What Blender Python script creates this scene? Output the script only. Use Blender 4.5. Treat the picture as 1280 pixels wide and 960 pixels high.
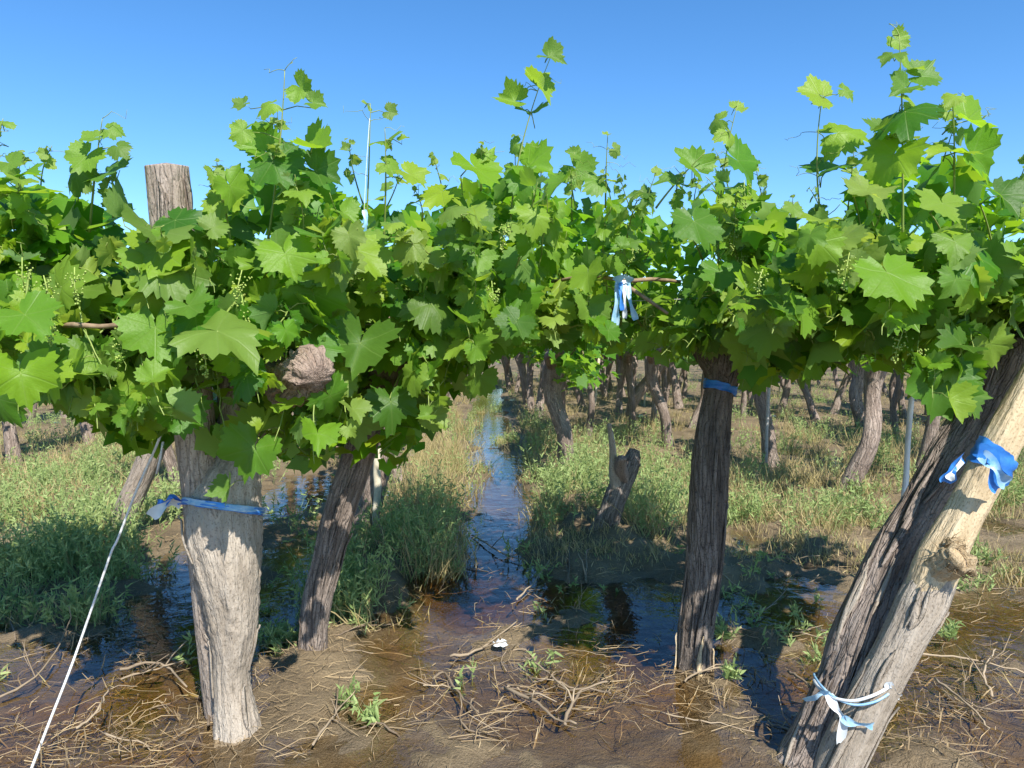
import bpy, math, random
from mathutils import Vector, Matrix, noise

for o in list(bpy.data.objects):
    bpy.data.objects.remove(o)
SC = bpy.context.scene
COL = SC.collection
R = math.radians
RND = random.Random(7)
U = RND.uniform

# ------------------------------------------------------------------ camera
CAM_H = 1.2
FPX = 950.0                      # focal length in pixels of a 1280 wide picture
PITCH = math.atan(50 / FPX)      # horizon stands 50 px above the picture centre
cam_data = bpy.data.cameras.new('camera')
cam_data.sensor_width = 36
cam_data.lens = FPX / 1280 * 36
cam_data.clip_start = 0.05
cam_data.clip_end = 2000
cam = bpy.data.objects.new('camera', cam_data)
COL.objects.link(cam)
cam.location = (0, 0, CAM_H)
cam.rotation_euler = (R(90) - PITCH, 0, 0)
SC.camera = cam

# ------------------------------------------------------------------ light
SUN_EL, SUN_ROT = R(46), R(157)
SUN = Vector((math.sin(SUN_ROT) * math.cos(SUN_EL), math.cos(SUN_ROT) * math.cos(SUN_EL), math.sin(SUN_EL)))
world = bpy.data.worlds.new('World')
SC.world = world
world.use_nodes = True
wn = world.node_tree
wn.nodes.clear()
w_out = wn.nodes.new('ShaderNodeOutputWorld')
w_bg = wn.nodes.new('ShaderNodeBackground')
w_sky = wn.nodes.new('ShaderNodeTexSky')
w_sky.sky_type = 'NISHITA'
w_sky.sun_disc = False
w_sky.sun_elevation = SUN_EL
w_sky.sun_rotation = SUN_ROT
w_sky.altitude = 1500
w_sky.air_density = 1.0
w_sky.dust_density = 0.0
w_sky.ozone_density = 3.0
w_hsv = wn.nodes.new('ShaderNodeHueSaturation')
w_hsv.inputs['Saturation'].default_value = 1.24
w_bg.inputs['Strength'].default_value = 0.137
wn.links.new(w_sky.outputs[0], w_hsv.inputs['Color'])
wn.links.new(w_hsv.outputs[0], w_bg.inputs['Color'])
wn.links.new(w_bg.outputs[0], w_out.inputs['Surface'])
sun_data = bpy.data.lights.new('sun', 'SUN')
sun_data.energy = 5.0
sun_data.angle = R(0.53)
sun_data.color = (1.0, 0.95, 0.86)
sun = bpy.data.objects.new('sun', sun_data)
COL.objects.link(sun)
sun.location = SUN * 50
sun.rotation_euler = SUN.to_track_quat('Z', 'Y').to_euler()
SC.view_settings.view_transform = 'Standard'
SC.view_settings.look = 'None'
SC.view_settings.gamma = 1
SC.view_settings.use_curve_mapping = False
SC.view_settings.exposure = 0.76
SC.render.engine = 'CYCLES'
SC.cycles.max_bounces = 6
SC.cycles.transparent_max_bounces = 12

# ------------------------------------------------------------------ helpers
CP, SP = math.cos(PITCH), math.sin(PITCH)


def ray(px, py):
    u, v = (px - 640) / FPX, -(py - 480) / FPX
    return Vector((u, CP + v * SP, -SP + v * CP))


def P(px, py, d):
    """point of the place seen at (px,py), d metres ahead of the camera"""
    r = ray(px, py)
    return Vector((0, 0, CAM_H)) + r * (d / r.y)


def G(px, py, z=0.0):
    r = ray(px, py)
    return Vector((0, 0, CAM_H)) + r * ((z - CAM_H) / r.z)


def proj(p):
    q = p - Vector((0, 0, CAM_H))
    w = q.y * CP - q.z * SP
    if w < 0.05:
        return (-9999, -9999)
    return (640 + FPX * q.x / w, 480 - FPX * (q.y * SP + q.z * CP) / w)


def lerp_tab(tab, x):
    if x <= tab[0][0]:
        return tab[0][1]
    for (a, b), (c, e) in zip(tab, tab[1:]):
        if x <= c:
            return b + (e - b) * (x - a) / (c - a)
    return tab[-1][1]


def fbm(p, o=4):
    return noise.fractal(p, 1.0, 2.0, o)


def rv(s=1.0):
    return Vector((U(-s, s), U(-s, s), U(-s, s)))


def mesh_obj(name, verts, faces, mat, parent=None, loc=(0, 0, 0), smooth=True, attr=None, mats=None, fmat=None):
    me = bpy.data.meshes.new(name)
    me.from_pydata([tuple(v) for v in verts], [], faces)
    for m in (mats or [mat]):
        me.materials.append(m)
    if fmat:
        me.polygons.foreach_set('material_index', fmat)
    if smooth:
        me.polygons.foreach_set('use_smooth', [True] * len(me.polygons))
    if attr:
        for k, vals in attr.items():
            a = me.attributes.new(k, 'FLOAT_VECTOR', 'POINT')
            a.data.foreach_set('vector', [c for v in vals for c in v])
    me.update()
    return link_mesh(name, me, parent, loc)


ORG = {}


def link_mesh(name, me, parent=None, loc=(0, 0, 0)):
    """link a mesh object whose mesh space sits at world point loc"""
    o = bpy.data.objects.new(name, me)
    COL.objects.link(o)
    put(o, parent, loc)
    return o


def put(o, parent, loc):
    loc = Vector(loc)
    ORG[o.name] = loc
    if parent is not None:
        o.parent = parent
        o.location = loc - ORG[parent.name]
    else:
        o.location = loc


def thing(name, label, cat, loc, group=None):
    o = bpy.data.objects.new(name, None)
    o.empty_display_size = 0.1
    COL.objects.link(o)
    put(o, None, loc)
    return tag(o, label, cat, group)


def tag(o, label=None, cat=None, group=None, kind=None):
    if label:
        o['label'] = label
    if cat:
        o['category'] = cat
    if group:
        o['group'] = group
    if kind:
        o['kind'] = kind
    return o


def smooth_path(pts, n):
    """Catmull-Rom through a list of tuples of any length"""
    m = len(pts)
    out = []
    for i in range(n):
        t = i / (n - 1) * (m - 1)
        k = min(int(t), m - 2)
        f = t - k
        p0, p1, p2, p3 = pts[max(k - 1, 0)], pts[k], pts[k + 1], pts[min(k + 2, m - 1)]
        out.append(tuple(0.5 * (2 * b + (c - a) * f + (2 * a - 5 * b + 4 * c - d) * f * f + (3 * b - a - 3 * c + d) * f ** 3)
                         for a, b, c, d in zip(p0, p1, p2, p3)))
    return out


def frames(path):
    """tangent, side, normal along a path of vectors"""
    fr = []
    side = None
    for i, p in enumerate(path):
        t = (path[min(i + 1, len(path) - 1)] - path[max(i - 1, 0)])
        t = t.normalized() if t.length > 1e-9 else Vector((0, 0, 1))
        if side is None:
            side = t.cross(Vector((0, 1, 0.13)))
            if side.length < 1e-3:
                side = t.cross(Vector((1, 0, 0)))
        side = (side - t * side.dot(t)).normalized()
        fr.append((t, side, t.cross(side)))
    return fr


class Geo:
    def __init__(self):
        self.v, self.f, self.m = [], [], []

    def tube(self, path, rad, seg=5, mi=0, cap=True):
        fr = frames(path)
        b = len(self.v)
        for i, p in enumerate(path):
            r = rad[i] if isinstance(rad, (list, tuple)) else rad
            t, s, n = fr[i]
            for k in range(seg):
                a = 2 * math.pi * k / seg
                self.v.append(p + (s * math.cos(a) + n * math.sin(a)) * r)
        for i in range(len(path) - 1):
            for k in range(seg):
                k2 = (k + 1) % seg
                self.f.append((b + i * seg + k, b + i * seg + k2, b + (i + 1) * seg + k2, b + (i + 1) * seg + k))
                self.m.append(mi)
        if cap:
            self.f.append(tuple(b + k for k in reversed(range(seg))))
            self.f.append(tuple(b + (len(path) - 1) * seg + k for k in range(seg)))
            self.m += [mi, mi]

    def poly(self, pts, mi=0):
        b = len(self.v)
        self.v += pts
        self.f.append(tuple(range(b, b + len(pts))))
        self.m.append(mi)

    def ribbon(self, path, width, up, mi=0):
        """flat strip along path with given half width vector per point"""
        b = len(self.v)
        for i, p in enumerate(path):
            w = up[i] if isinstance(up, list) else up
            self.v.append(p - w * width)
            self.v.append(p + w * width)
        for i in range(len(path) - 1):
            self.f.append((b + 2 * i, b + 2 * i + 1, b + 2 * i + 3, b + 2 * i + 2))
            self.m.append(mi)

    def obj(self, name, mats, parent=None, loc=(0, 0, 0), smooth=True, attr=None):
        loc = Vector(loc)
        if not isinstance(mats, (list, tuple)):
            mats = [mats]
        return mesh_obj(name, [v - loc for v in self.v], self.f, None, parent, loc, smooth, attr, mats, self.m)


# ------------------------------------------------------------------ materials
class NT:
    def __init__(self, name):
        self.mat = bpy.data.materials.new(name)
        self.mat.use_nodes = True
        self.t = self.mat.node_tree
        self.t.nodes.clear()
        self.out = self.n('ShaderNodeOutputMaterial')

    def n(self, kind, **kw):
        nd = self.t.nodes.new(kind)
        for k, v in kw.items():
            setattr(nd, k, v)
        return nd

    def l(self, a, b):
        self.t.links.new(a, b)

    def val(self, sock, v):
        if hasattr(v, 'is_output') or isinstance(v, bpy.types.NodeSocket):
            self.l(v, sock)
        else:
            sock.default_value = v

    def math(self, op, a, b=0.0, c=None, clamp=False):
        nd = self.n('ShaderNodeMath', operation=op, use_clamp=clamp)
        self.val(nd.inputs[0], a)
        self.val(nd.inputs[1], b)
        if c is not None:
            self.val(nd.inputs[2], c)
        return nd.outputs[0]

    def noise(self, vec, scale, detail=4, rough=0.55, col=False):
        nd = self.n('ShaderNodeTexNoise')
        if vec is not None:
            self.l(vec, nd.inputs['Vector'])
        nd.inputs['Scale'].default_value = scale
        nd.inputs['Detail'].default_value = detail
        nd.inputs['Roughness'].default_value = rough
        return nd.outputs['Color' if col else 'Fac']

    def ramp(self, fac, stops):
        nd = self.n('ShaderNodeValToRGB')
        els = nd.color_ramp.elements
        while len(els) < len(stops):
            els.new(0.5)
        for e, (p, c) in zip(els, stops):
            e.position = p
            e.color = (c[0], c[1], c[2], 1) if not isinstance(c, (int, float)) else (c, c, c, 1)
        self.l(fac, nd.inputs[0])
        return nd.outputs[0]

    def mix(self, fac, a, b):
        nd = self.n('ShaderNodeMix', data_type='RGBA')
        self.val(nd.inputs[0], fac)
        self.val(nd.inputs[6], a if not isinstance(a, tuple) else (*a, 1))
        self.val(nd.inputs[7], b if not isinstance(b, tuple) else (*b, 1))
        return nd.outputs[2]

    def bump(self, h, strength, dist):
        nd = self.n('ShaderNodeBump')
        nd.inputs['Strength'].default_value = strength
        nd.inputs['Distance'].default_value = dist
        self.l(h, nd.inputs['Height'])
        return nd.outputs[0]

    def principled(self, col, rough=0.8, spec=0.3, normal=None):
        nd = self.n('ShaderNodeBsdfPrincipled')
        self.val(nd.inputs['Base Color'], col if not isinstance(col, tuple) else (*col, 1))
        self.val(nd.inputs['Roughness'], rough)
        self.val(nd.inputs['Specular IOR Level'], spec)
        if normal is not None:
            self.l(normal, nd.inputs['Normal'])
        return nd.outputs[0]

    def done(self, sh):
        self.l(sh, self.out.inputs['Surface'])
        return self.mat


def mat_bark(name, dark, mid, light, crk=0.6, sc=1.0):
    m = NT(name)
    at = m.n('ShaderNodeAttribute', attribute_name='bark')
    v = at.outputs['Vector']
    n1 = m.noise(v, 38 * sc, 6, 0.65)
    n2 = m.noise(v, 9 * sc, 3, 0.5)
    n3 = m.noise(v, 110 * sc, 3, 0.6)
    mixv = m.math('ADD', m.math('MULTIPLY', n1, 0.6), m.math('MULTIPLY', n2, 0.4))
    c = m.ramp(mixv, [(0.30, dark), (0.47, mid), (0.66, light)])
    tc = m.n('ShaderNodeTexCoord')
    n4 = m.noise(tc.outputs['Object'], 7, 4, 0.6)
    c = m.mix(m.math('MULTIPLY', m.ramp(n4, [(0.45, 0.0), (0.7, 1.0)]), 0.45), c, tuple(0.5 * (a + b) + 0.03 for a, b in zip(light, mid)))
    vo = m.n('ShaderNodeTexVoronoi', feature='DISTANCE_TO_EDGE')
    wob = m.n('ShaderNodeVectorMath', operation='MULTIPLY_ADD')
    m.l(m.noise(v, 30 * sc, 3, 0.6, True), wob.inputs[0])
    wob.inputs[1].default_value = (.03, .03, .03)
    m.l(v, wob.inputs[2])
    m.l(wob.outputs[0], vo.inputs['Vector'])
    vo.inputs['Scale'].default_value = 60 * sc
    crack = m.math('SUBTRACT', 1.0, m.math('MULTIPLY', vo.outputs['Distance'], 9.0), clamp=True)
    c = m.mix(m.math('MULTIPLY', m.math('MULTIPLY', crack, m.ramp(n2, [(0.42, 0.0), (0.62, 1.0)])), crk, clamp=True), c, tuple(a * .55 for a in dark))
    pit = m.ramp(m.noise(tc.outputs['Object'], 150, 2, 0.5), [(0.36, 1.0), (0.44, 0.0)])
    c = m.mix(m.math('MULTIPLY', pit, 0.5), c, tuple(a * .7 for a in dark))
    h = m.math('ADD', n1, m.math('MULTIPLY', n3, 0.5))
    h = m.math('SUBTRACT', h, m.math('MULTIPLY', crack, crk * .5))
    return m.done(m.principled(c, 0.92, 0.12, m.bump(h, 1.0, 0.016)))


BARK_DARK = mat_bark('vine_bark', (0.050, 0.040, 0.034), (0.165, 0.135, 0.113), (0.36, 0.305, 0.26))
BARK_PALE = mat_bark('weathered_bark', (0.19, 0.155, 0.115), (0.35, 0.295, 0.235), (0.50, 0.44, 0.365), crk=.14, sc=0.8)
BARK_FAR = mat_bark('far_vine_bark', (0.09, 0.068, 0.055), (0.26, 0.20, 0.165), (0.48, 0.39, 0.33))
BARK_MID = mat_bark('grey_vine_bark', (0.08, 0.062, 0.052), (0.23, 0.185, 0.155), (0.44, 0.37, 0.32))
WOOD_GREY = mat_bark('weathered_post_wood', (0.16, 0.12, 0.09), (0.32, 0.26, 0.21), (0.47, 0.40, 0.34), crk=.4, sc=0.8)
WOOD_PALE = mat_bark('stripped_wood', (0.34, 0.24, 0.13), (0.55, 0.43, 0.27), (0.68, 0.57, 0.40), crk=.12, sc=0.6)
WOOD_CUT = mat_bark('cut_wood', (0.22, 0.15, 0.08), (0.43, 0.32, 0.19), (0.60, 0.48, 0.31), crk=.1, sc=1.0)
KNOB = mat_bark('vine_head_bark', (0.12, 0.085, 0.065), (0.27, 0.20, 0.155), (0.42, 0.33, 0.265), crk=.25, sc=1.2)


def mat_leaf(name, far=False):
    m = NT(name)
    oi = m.n('ShaderNodeObjectInfo')
    ge = m.n('ShaderNodeNewGeometry')
    fac = m.math('FRACT', m.math('ADD', oi.outputs['Random'], ge.outputs['Random Per Island']))
    c = m.ramp(fac, [(0.0, (0.026, 0.105, 0.007)), (0.3, (0.062, 0.200, 0.010)), (0.65, (0.145, 0.305, 0.012)), (1.0, (0.270, 0.390, 0.022))])
    ct = m.ramp(fac, [(0.0, (0.15, 0.36, 0.010)), (0.5, (0.28, 0.58, 0.018)), (1.0, (0.46, 0.68, 0.03))])
    sep = m.n('ShaderNodeSeparateColor')
    m.l(oi.outputs['Color'], sep.inputs[0])
    age = sep.outputs[0]
    c = m.mix(age, c, (0.26, 0.35, 0.07))
    ct = m.mix(age, ct, (0.46, 0.56, 0.08))
    nrm = None
    if not far:
        uv = m.n('ShaderNodeAttribute', attribute_name='leafco')
        sx = m.n('ShaderNodeSeparateXYZ')
        m.l(uv.outputs['Vector'], sx.inputs[0])
        x = m.math('ABSOLUTE', sx.outputs[0])
        y = sx.outputs[1]
        d = m.math('MULTIPLY', x, 1.0)
        for ang in (52, 112):
            a = R(ang)
            # distance from the line through the petiole point at this angle
            k = m.math('ABSOLUTE', m.math('SUBTRACT', m.math('MULTIPLY', x, math.cos(a)), m.math('MULTIPLY', y, math.sin(a))))
            d = m.math('MINIMUM', d, k)
        vein = m.math('SUBTRACT', 1.0, m.math('MULTIPLY', d, 38.0), clamp=True)
        s = m.math('SINE', m.math('MULTIPLY', m.math('SUBTRACT', y, m.math('MULTIPLY', x, 0.75)), 42.0))
        sec = m.math('POWER', m.math('MAXIMUM', s, 0.0), 8.0)
        veins = m.math('MAXIMUM', vein, m.math('MULTIPLY', sec, 0.16))
        nz = m.noise(uv.outputs['Vector'], 9, 4)
        c = m.mix(m.math('MULTIPLY', veins, 0.32), c, (0.25, 0.36, 0.09))
        c = m.mix(m.math('MULTIPLY', nz, 0.25), c, (0.055, 0.12, 0.02))
        h = m.math('SUBTRACT', m.math('MULTIPLY', nz, 1.2), veins)
        nrm = m.bump(h, 0.22, 0.006)
    # the felted underside of a vine leaf is paler
    c = m.mix(m.math('MULTIPLY', ge.outputs['Backfacing'], 0.45), c, (0.21, 0.31, 0.13))
    p = m.principled(c, 0.46, 0.32, nrm)
    tr = m.n('ShaderNodeBsdfTranslucent')
    m.l(ct, tr.inputs[0])
    mx = m.n('ShaderNodeMixShader')
    mx.inputs[0].default_value = 0.44
    m.l(p, mx.inputs[1])
    m.l(tr.outputs[0], mx.inputs[2])
    return m.done(mx.outputs[0])


LEAF = mat_leaf('vine_leaf')
LEAF_FAR = mat_leaf('far_vine_leaf', True)


def mat_plain(name, a, b, scale=20, rough=0.7, spec=0.3, trans=None, island=False):
    m = NT(name)
    tc = m.n('ShaderNodeTexCoord')
    f = m.noise(tc.outputs['Object'], scale, 4)
    f = m.ramp(f, [(0.3, 0.0), (0.7, 1.0)])
    if island:
        ge = m.n('ShaderNodeNewGeometry')
        oi = m.n('ShaderNodeObjectInfo')
        r = m.math('FRACT', m.math('ADD', ge.outputs['Random Per Island'], oi.outputs['Random']))
        f = m.math('ADD', m.math('MULTIPLY', f, 0.35), m.math('MULTIPLY', r, 0.65))
    c = m.mix(f, a, b)
    p = m.principled(c, rough, spec)
    if trans:
        tr = m.n('ShaderNodeBsdfTranslucent')
        m.l(c, tr.inputs[0])
        mx = m.n('ShaderNodeMixShader')
        mx.inputs[0].default_value = trans
        m.l(p, mx.inputs[1])
        m.l(tr.outputs[0], mx.inputs[2])
        p = mx.outputs[0]
    return m.done(p)


STEM = mat_plain('green_shoot', (0.16, 0.24, 0.05), (0.28, 0.33, 0.09), 12, 0.5)
CANE = mat_plain('brown_cane', (0.14, 0.09, 0.055), (0.33, 0.24, 0.15), 30, 0.8)
TWIG = mat_plain('dry_twig', (0.11, 0.08, 0.055), (0.42, 0.33, 0.225), 9, 0.85, island=True)
STRAW = mat_plain('straw', (0.16, 0.11, 0.065), (0.46, 0.35, 0.20), 5, 0.9, island=True)
WEED = mat_plain('weed_leaf', (0.20, 0.30, 0.085), (0.44, 0.52, 0.22), 1.2, 0.6, 0.2, 0.35, True)
DRYGRASS = mat_plain('dry_grass_blade', (0.28, 0.24, 0.09), (0.55, 0.44, 0.24), 1.5, 0.8, 0.15, 0.25, True)
BLUE = mat_plain('blue_plastic', (0.02, 0.14, 0.52), (0.06, 0.30, 0.78), 25, 0.4, 0.5, 0.15)
LIGHTBLUE = mat_plain('faded_blue_plastic', (0.16, 0.42, 0.70), (0.50, 0.68, 0.80), 40, 0.45, 0.5, 0.2)
WHITEP = mat_plain('white_plastic', (0.48, 0.52, 0.55), (0.68, 0.71, 0.72), 20, 0.45, 0.4)
ROPE = mat_plain('white_twine', (0.52, 0.54, 0.55), (0.78, 0.79, 0.78), 120, 0.7)
WIRE = mat_plain('galvanised_wire', (0.25, 0.24, 0.23), (0.42, 0.40, 0.38), 60, 0.45, 0.6)
STAKE = mat_plain('pale_stake_wood', (0.42, 0.36, 0.26), (0.66, 0.60, 0.46), 25, 0.8)
CLUSTER = mat_plain('green_flower_bud', (0.20, 0.30, 0.05), (0.36, 0.44, 0.12), 40, 0.5)


def mat_ground():
    m = NT('wet_soil')
    ge = m.n('ShaderNodeNewGeometry')
    sx = m.n('ShaderNodeSeparateXYZ')
    pos = ge.outputs['Position']
    m.l(pos, sx.inputs[0])
    n1 = m.noise(pos, 2.1, 5, 0.6)
    n2 = m.noise(pos, 28, 6, 0.7)
    n3 = m.noise(pos, 140, 3, 0.6)
    c = m.ramp(n1, [(0.30, (0.13, 0.098, 0.060)), (0.5, (0.24, 0.180, 0.105)), (0.7, (0.35, 0.27, 0.165))])
    c = m.mix(m.math('MULTIPLY', n2, 0.55), c, (0.075, 0.05, 0.03))
    # litter crumbs
    c = m.mix(m.math('MULTIPLY', m.ramp(n3, [(0.56, 0.0), (0.66, 1.0)]), 0.5), c, (0.33, 0.25, 0.15))
    wet = m.n('ShaderNodeMapRange')
    wet.inputs['From Min'].default_value = 0.03
    wet.inputs['From Max'].default_value = 0.002
    m.l(m.math('ADD', sx.outputs[2], m.math('MULTIPLY', m.math('SUBTRACT', n2, 0.5), 0.02)), wet.inputs['Value'])
    c = m.mix(m.math('MULTIPLY', wet.outputs[0], 0.22), c, (0.075, 0.053, 0.027))
    rough = m.math('SUBTRACT', 0.95, m.math('MULTIPLY', wet.outputs[0], 0.45))
    h = m.math('ADD', n2, m.math('MULTIPLY', n3, 0.4))
    return m.done(m.principled(c, rough, 0.35, m.bump(h, 0.8, 0.03)))


def mat_water():
    m = NT('muddy_water')
    ge = m.n('ShaderNodeNewGeometry')
    w = m.noise(ge.outputs['Position'], 9, 3, 0.5)
    w2 = m.noise(ge.outputs['Position'], 45, 2, 0.5)
    nrm = m.bump(m.math('ADD', w, m.math('MULTIPLY', w2, 0.12)), 0.14, 0.03)
    fr = m.n('ShaderNodeFresnel')
    fr.inputs['IOR'].default_value = 1.37
    m.l(nrm, fr.inputs['Normal'])
    gl = m.n('ShaderNodeBsdfGlossy')
    gl.inputs['Roughness'].default_value = 0.03
    m.l(nrm, gl.inputs['Normal'])
    tp = m.n('ShaderNodeBsdfTransparent')
    dp = m.n('ShaderNodeAttribute', attribute_name='depth')
    sx = m.n('ShaderNodeSeparateXYZ')
    m.l(dp.outputs['Vector'], sx.inputs[0])
    cc = m.n('ShaderNodeCombineColor')
    for i, k in enumerate((4.0, 6.5, 12.0)):      # muddy water swallows light with depth
        m.l(m.math('POWER', math.e, m.math('MULTIPLY', sx.outputs[0], -k)), cc.inputs[i])
    m.l(cc.outputs[0], tp.inputs[0])
    mx = m.n('ShaderNodeMixShader')
    m.l(fr.outputs[0], mx.inputs[0])
    m.l(tp.outputs[0], mx.inputs[1])
    m.l(gl.outputs[0], mx.inputs[2])
    return m.done(mx.outputs[0])


# ------------------------------------------------------------------ ground and water
VPX = 603                                  # rows run to this point of the horizon


def row_x(L, y):
    return L + (VPX - 640) / FPX * y


# hollows (and raised ground): picture x, y, half width, half height in px, depth in m
HOLLOWS = [
    (612, 500, 16, 16, .10), (614, 530, 22, 18, .12), (622, 575, 34, 26, .13), (632, 620, 44, 26, .13), (640, 655, 50, 24, .12),
    (590, 690, 44, 26, .12), (585, 725, 66, 26, .11), (600, 765, 70, 24, .10), (545, 735, 36, 18, .08), (690, 740, 70, 26, .09),
    (800, 760, 46, 34, .11), (820, 800, 44, 26, .11), (740, 800, 80, 34, .08), (830, 870, 70, 34, .08), (690, 860, 100, 40, .045),
    (560, 830, 90, 50, .05), (470, 790, 60, 36, .05), (490, 880, 80, 40, .05),
    (210, 770, 56, 30, .11), (215, 715, 44, 22, .10), (130, 850, 120, 50, .075), (60, 910, 120, 40, .06), (370, 620, 44, 30, .10),
    (380, 690, 44, 34, .09), (360, 760, 36, 34, .07), (190, 880, 70, 40, .06),
    (1050, 585, 40, 14, .09), (940, 680, 36, 16, .09), (930, 760, 40, 26, .08), (1045, 775, 36, 34, .09), (1240, 770, 70, 30, .08),
    (1010, 870, 90, 40, .05), (1180, 860, 110, 44, .04), (1000, 730, 26, 10, .08), (1240, 660, 40, 16, .07), (300, 900, 40, 30, .04),
    (590, 1000, 600, 70, .03), (60, 690, 30, 12, .07),
]
MOUNDS = [
    (380, 850, 60, 34, .035), (395, 812, 34, 16, .03), (530, 640, 34, 60, .07), (90, 640, 120, 60, .05), (760, 680, 34, 20, .07), (820, 640, 40, 40, .06),
    (870, 838, 40, 16, .04), (900, 880, 40, 24, .02), (700, 640, 30, 40, .06), (1060, 620, 90, 14, .05), (1120, 720, 60, 26, .03),
    (620, 815, 60, 26, .03), (700, 715, 40, 14, .05), (735, 765, 40, 16, .05), (905, 720, 44, 14, .05), (650, 785, 50, 14, .04), (955, 800, 50, 16, .05), (480, 740, 34, 16, .05), (1000, 690, 60, 14, .05), (560, 700, 22, 12, .04), (668, 680, 26, 10, .05), (880, 770, 30, 12, .03), (160, 740, 40, 14, .04), (330, 720, 26, 12, .04), (770, 860, 44, 16, .03), (636, 560, 16, 8, .07), (604, 596, 14, 8, .07), (660, 606, 18, 8, .07), (616, 518, 14, 6, .06), (606, 640, 20, 8, .05), (90, 780, 70, 20, .02), (740, 620, 30, 50, .06),
]
BLOBS = []
for lst, sg in ((HOLLOWS, -1), (MOUNDS, 1)):
    for px, py, rx, ry, dep in lst:
        c = G(px, py)
        ex = rx / FPX * c.y
        ey = 0.5 * (G(px, py - ry).y - G(px, py + ry).y)
        BLOBS.append((c.x, c.y, ex, ey, dep * sg))


def height(x, y):
    p = Vector((x, y, 0))
    h = 0.024 + 0.028 * fbm(p * 0.9 + Vector((3, 7, 0)), 3)
    near = max(0.0, 1 - max(0, math.hypot(x, y - 2) - 10) / 12)
    if y < 4.6:
        h -= 0.031 * min(1, (4.6 - y) / 1.4)
    for bx, by, ex, ey, a in BLOBS:
        q = ((x - bx) / ex) ** 2 + ((y - by) / ey) ** 2
        if q < 6:
            h += a * math.exp(-q * 0.9) * ((.48 if by < 3.15 else .68) if a < 0 else 1.15)
    if near > 0:
        h += near * (0.040 * fbm(p * 3.6, 3) + 0.020 * fbm(p * 12, 3))
    if y > 9:      # the flooded lane goes on down the middle
        lane = x - row_x(0.02, y)
        h -= 0.055 * math.exp(-(lane / 0.20) ** 2) * (0.5 + 1.2 * noise.noise(Vector((0, y * 0.9, 4)))) * min(1, (y - 9) / 2) * max(0, min(1, (17 - y) / 3))
    return h


def axis(lo, hi, a, b, step, g):
    xs = [a + i * step for i in range(int((b - a) / step) + 1)]
    s, x = step, xs[-1]
    while x < hi:
        s *= g
        x += s
        xs.append(x)
    s, x = step, xs[0]
    while x > lo:
        s *= g
        x -= s
        xs.insert(0, x)
    return xs


xs = axis(-600, 600, -2.6, 2.6, 0.03, 1.09)
ys = axis(-60, 900, 1.6, 6.2, 0.03, 1.09)
gv = [(x, y, height(x, y)) for y in ys for x in xs]
nx = len(xs)
gf = [(j * nx + i, j * nx + i + 1, (j + 1) * nx + i + 1, (j + 1) * nx + i) for j in range(len(ys) - 1) for i in range(nx - 1)]
tag(mesh_obj('ground', gv, gf, mat_ground()), kind='structure')
WAT = mat_water()
ix = [i for i, x in enumerate(xs) if -14 < x < 14]
iy = [j for j, y in enumerate(ys) if -4 < y < 24]
wv = [(xs[i], ys[j], 0) for j in iy for i in ix]
wd = [(max(0.0, -gv[j * nx + i][2]), 0, 0) for j in iy for i in ix]
wx = len(ix)
wf = [(j * wx + i, j * wx + i + 1, (j + 1) * wx + i + 1, (j + 1) * wx + i) for j in range(len(iy) - 1) for i in range(wx - 1)]
tag(mesh_obj('water', wv, wf, WAT, attr={'depth': wd}), 'shallow muddy irrigation water between the vine rows', kind='structure')


# ------------------------------------------------------------------ bark tubes
def bark_tube(pts, seed, seg=40, n=70, ridge=0.10, lump=0.10, twist=0.6, rough=0.0):
    """pts: (x,y,z,r).  returns Geo, bark coordinates and the smoothed path"""
    sp = smooth_path(pts, n)
    path = [Vector(p[:3]) for p in sp]
    fr = frames(path)
    g = Geo()
    att = []
    L = 0.0
    so = Vector((seed * 3.7, seed * 1.9, seed * 5.3))
    for i, p in enumerate(path):
        if i:
            L += (p - path[i - 1]).length
        r0 = sp[i][3]
        t, s, nn = fr[i]
        for k in range(seg):
            a = 2 * math.pi * k / seg
            aa = a + twist * L
            c = Vector((math.cos(aa), math.sin(aa), 0))
            rid = noise.noise(Vector((c.x * 3.2, c.y * 3.2, L * 2.2)) + so) + 0.6 * noise.noise(Vector((c.x * 8, c.y * 8, L * 4)) + so)
            lm = noise.noise(Vector((c.x * 0.9, c.y * 0.9, L * 5)) + so * 2)
            fine = noise.noise(Vector((c.x * 16, c.y * 16, L * 9)) + so)
            r = r0 * (1 + ridge * rid + lump * lm + 0.35 * ridge * fine)
            if rough:
                q = (p + (s * math.cos(a) + nn * math.sin(a)) * r0) * 55 + so
                r += r0 * rough * (abs(noise.noise(q)) * 1.6 - .35 + .8 * abs(noise.noise(q * 2.3)) - .25)
            g.v.append(p + (s * math.cos(a) + nn * math.sin(a)) * r)
            att.append((c.x * r0 + seed, c.y * r0, L * 0.16))
    for i in range(n - 1):
        for k in range(seg):
            k2 = (k + 1) % seg
            g.f.append((i * seg + k, i * seg + k2, (i + 1) * seg + k2, (i + 1) * seg + k))
            g.m.append(0)
    for i, rev in ((0, True), (n - 1, False)):      # domed, rough ends
        b = i * seg
        c = path[i] + fr[i][0] * (sp[i][3] * (-0.1 if rev else 0.18))
        g.v.append(c)
        att.append((seed, 0, L * 0.16 + 0.02))
        ci = len(g.v) - 1
        for k in range(seg):
            k2 = (k + 1) % seg
            g.f.append((b + k2, b + k, ci) if rev else (b + k, b + k2, ci))
            g.m.append(0)
    return g, att, sp


def bark_obj(name, pts, mat, parent, seed, loc=None, **kw):
    g, att, sp = bark_tube(pts, seed, **kw)
    base = Vector(pts[0][:3]) if loc is None else loc
    o = g.obj(name, mat, parent, base, attr={'bark': att})
    return o, sp


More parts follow.
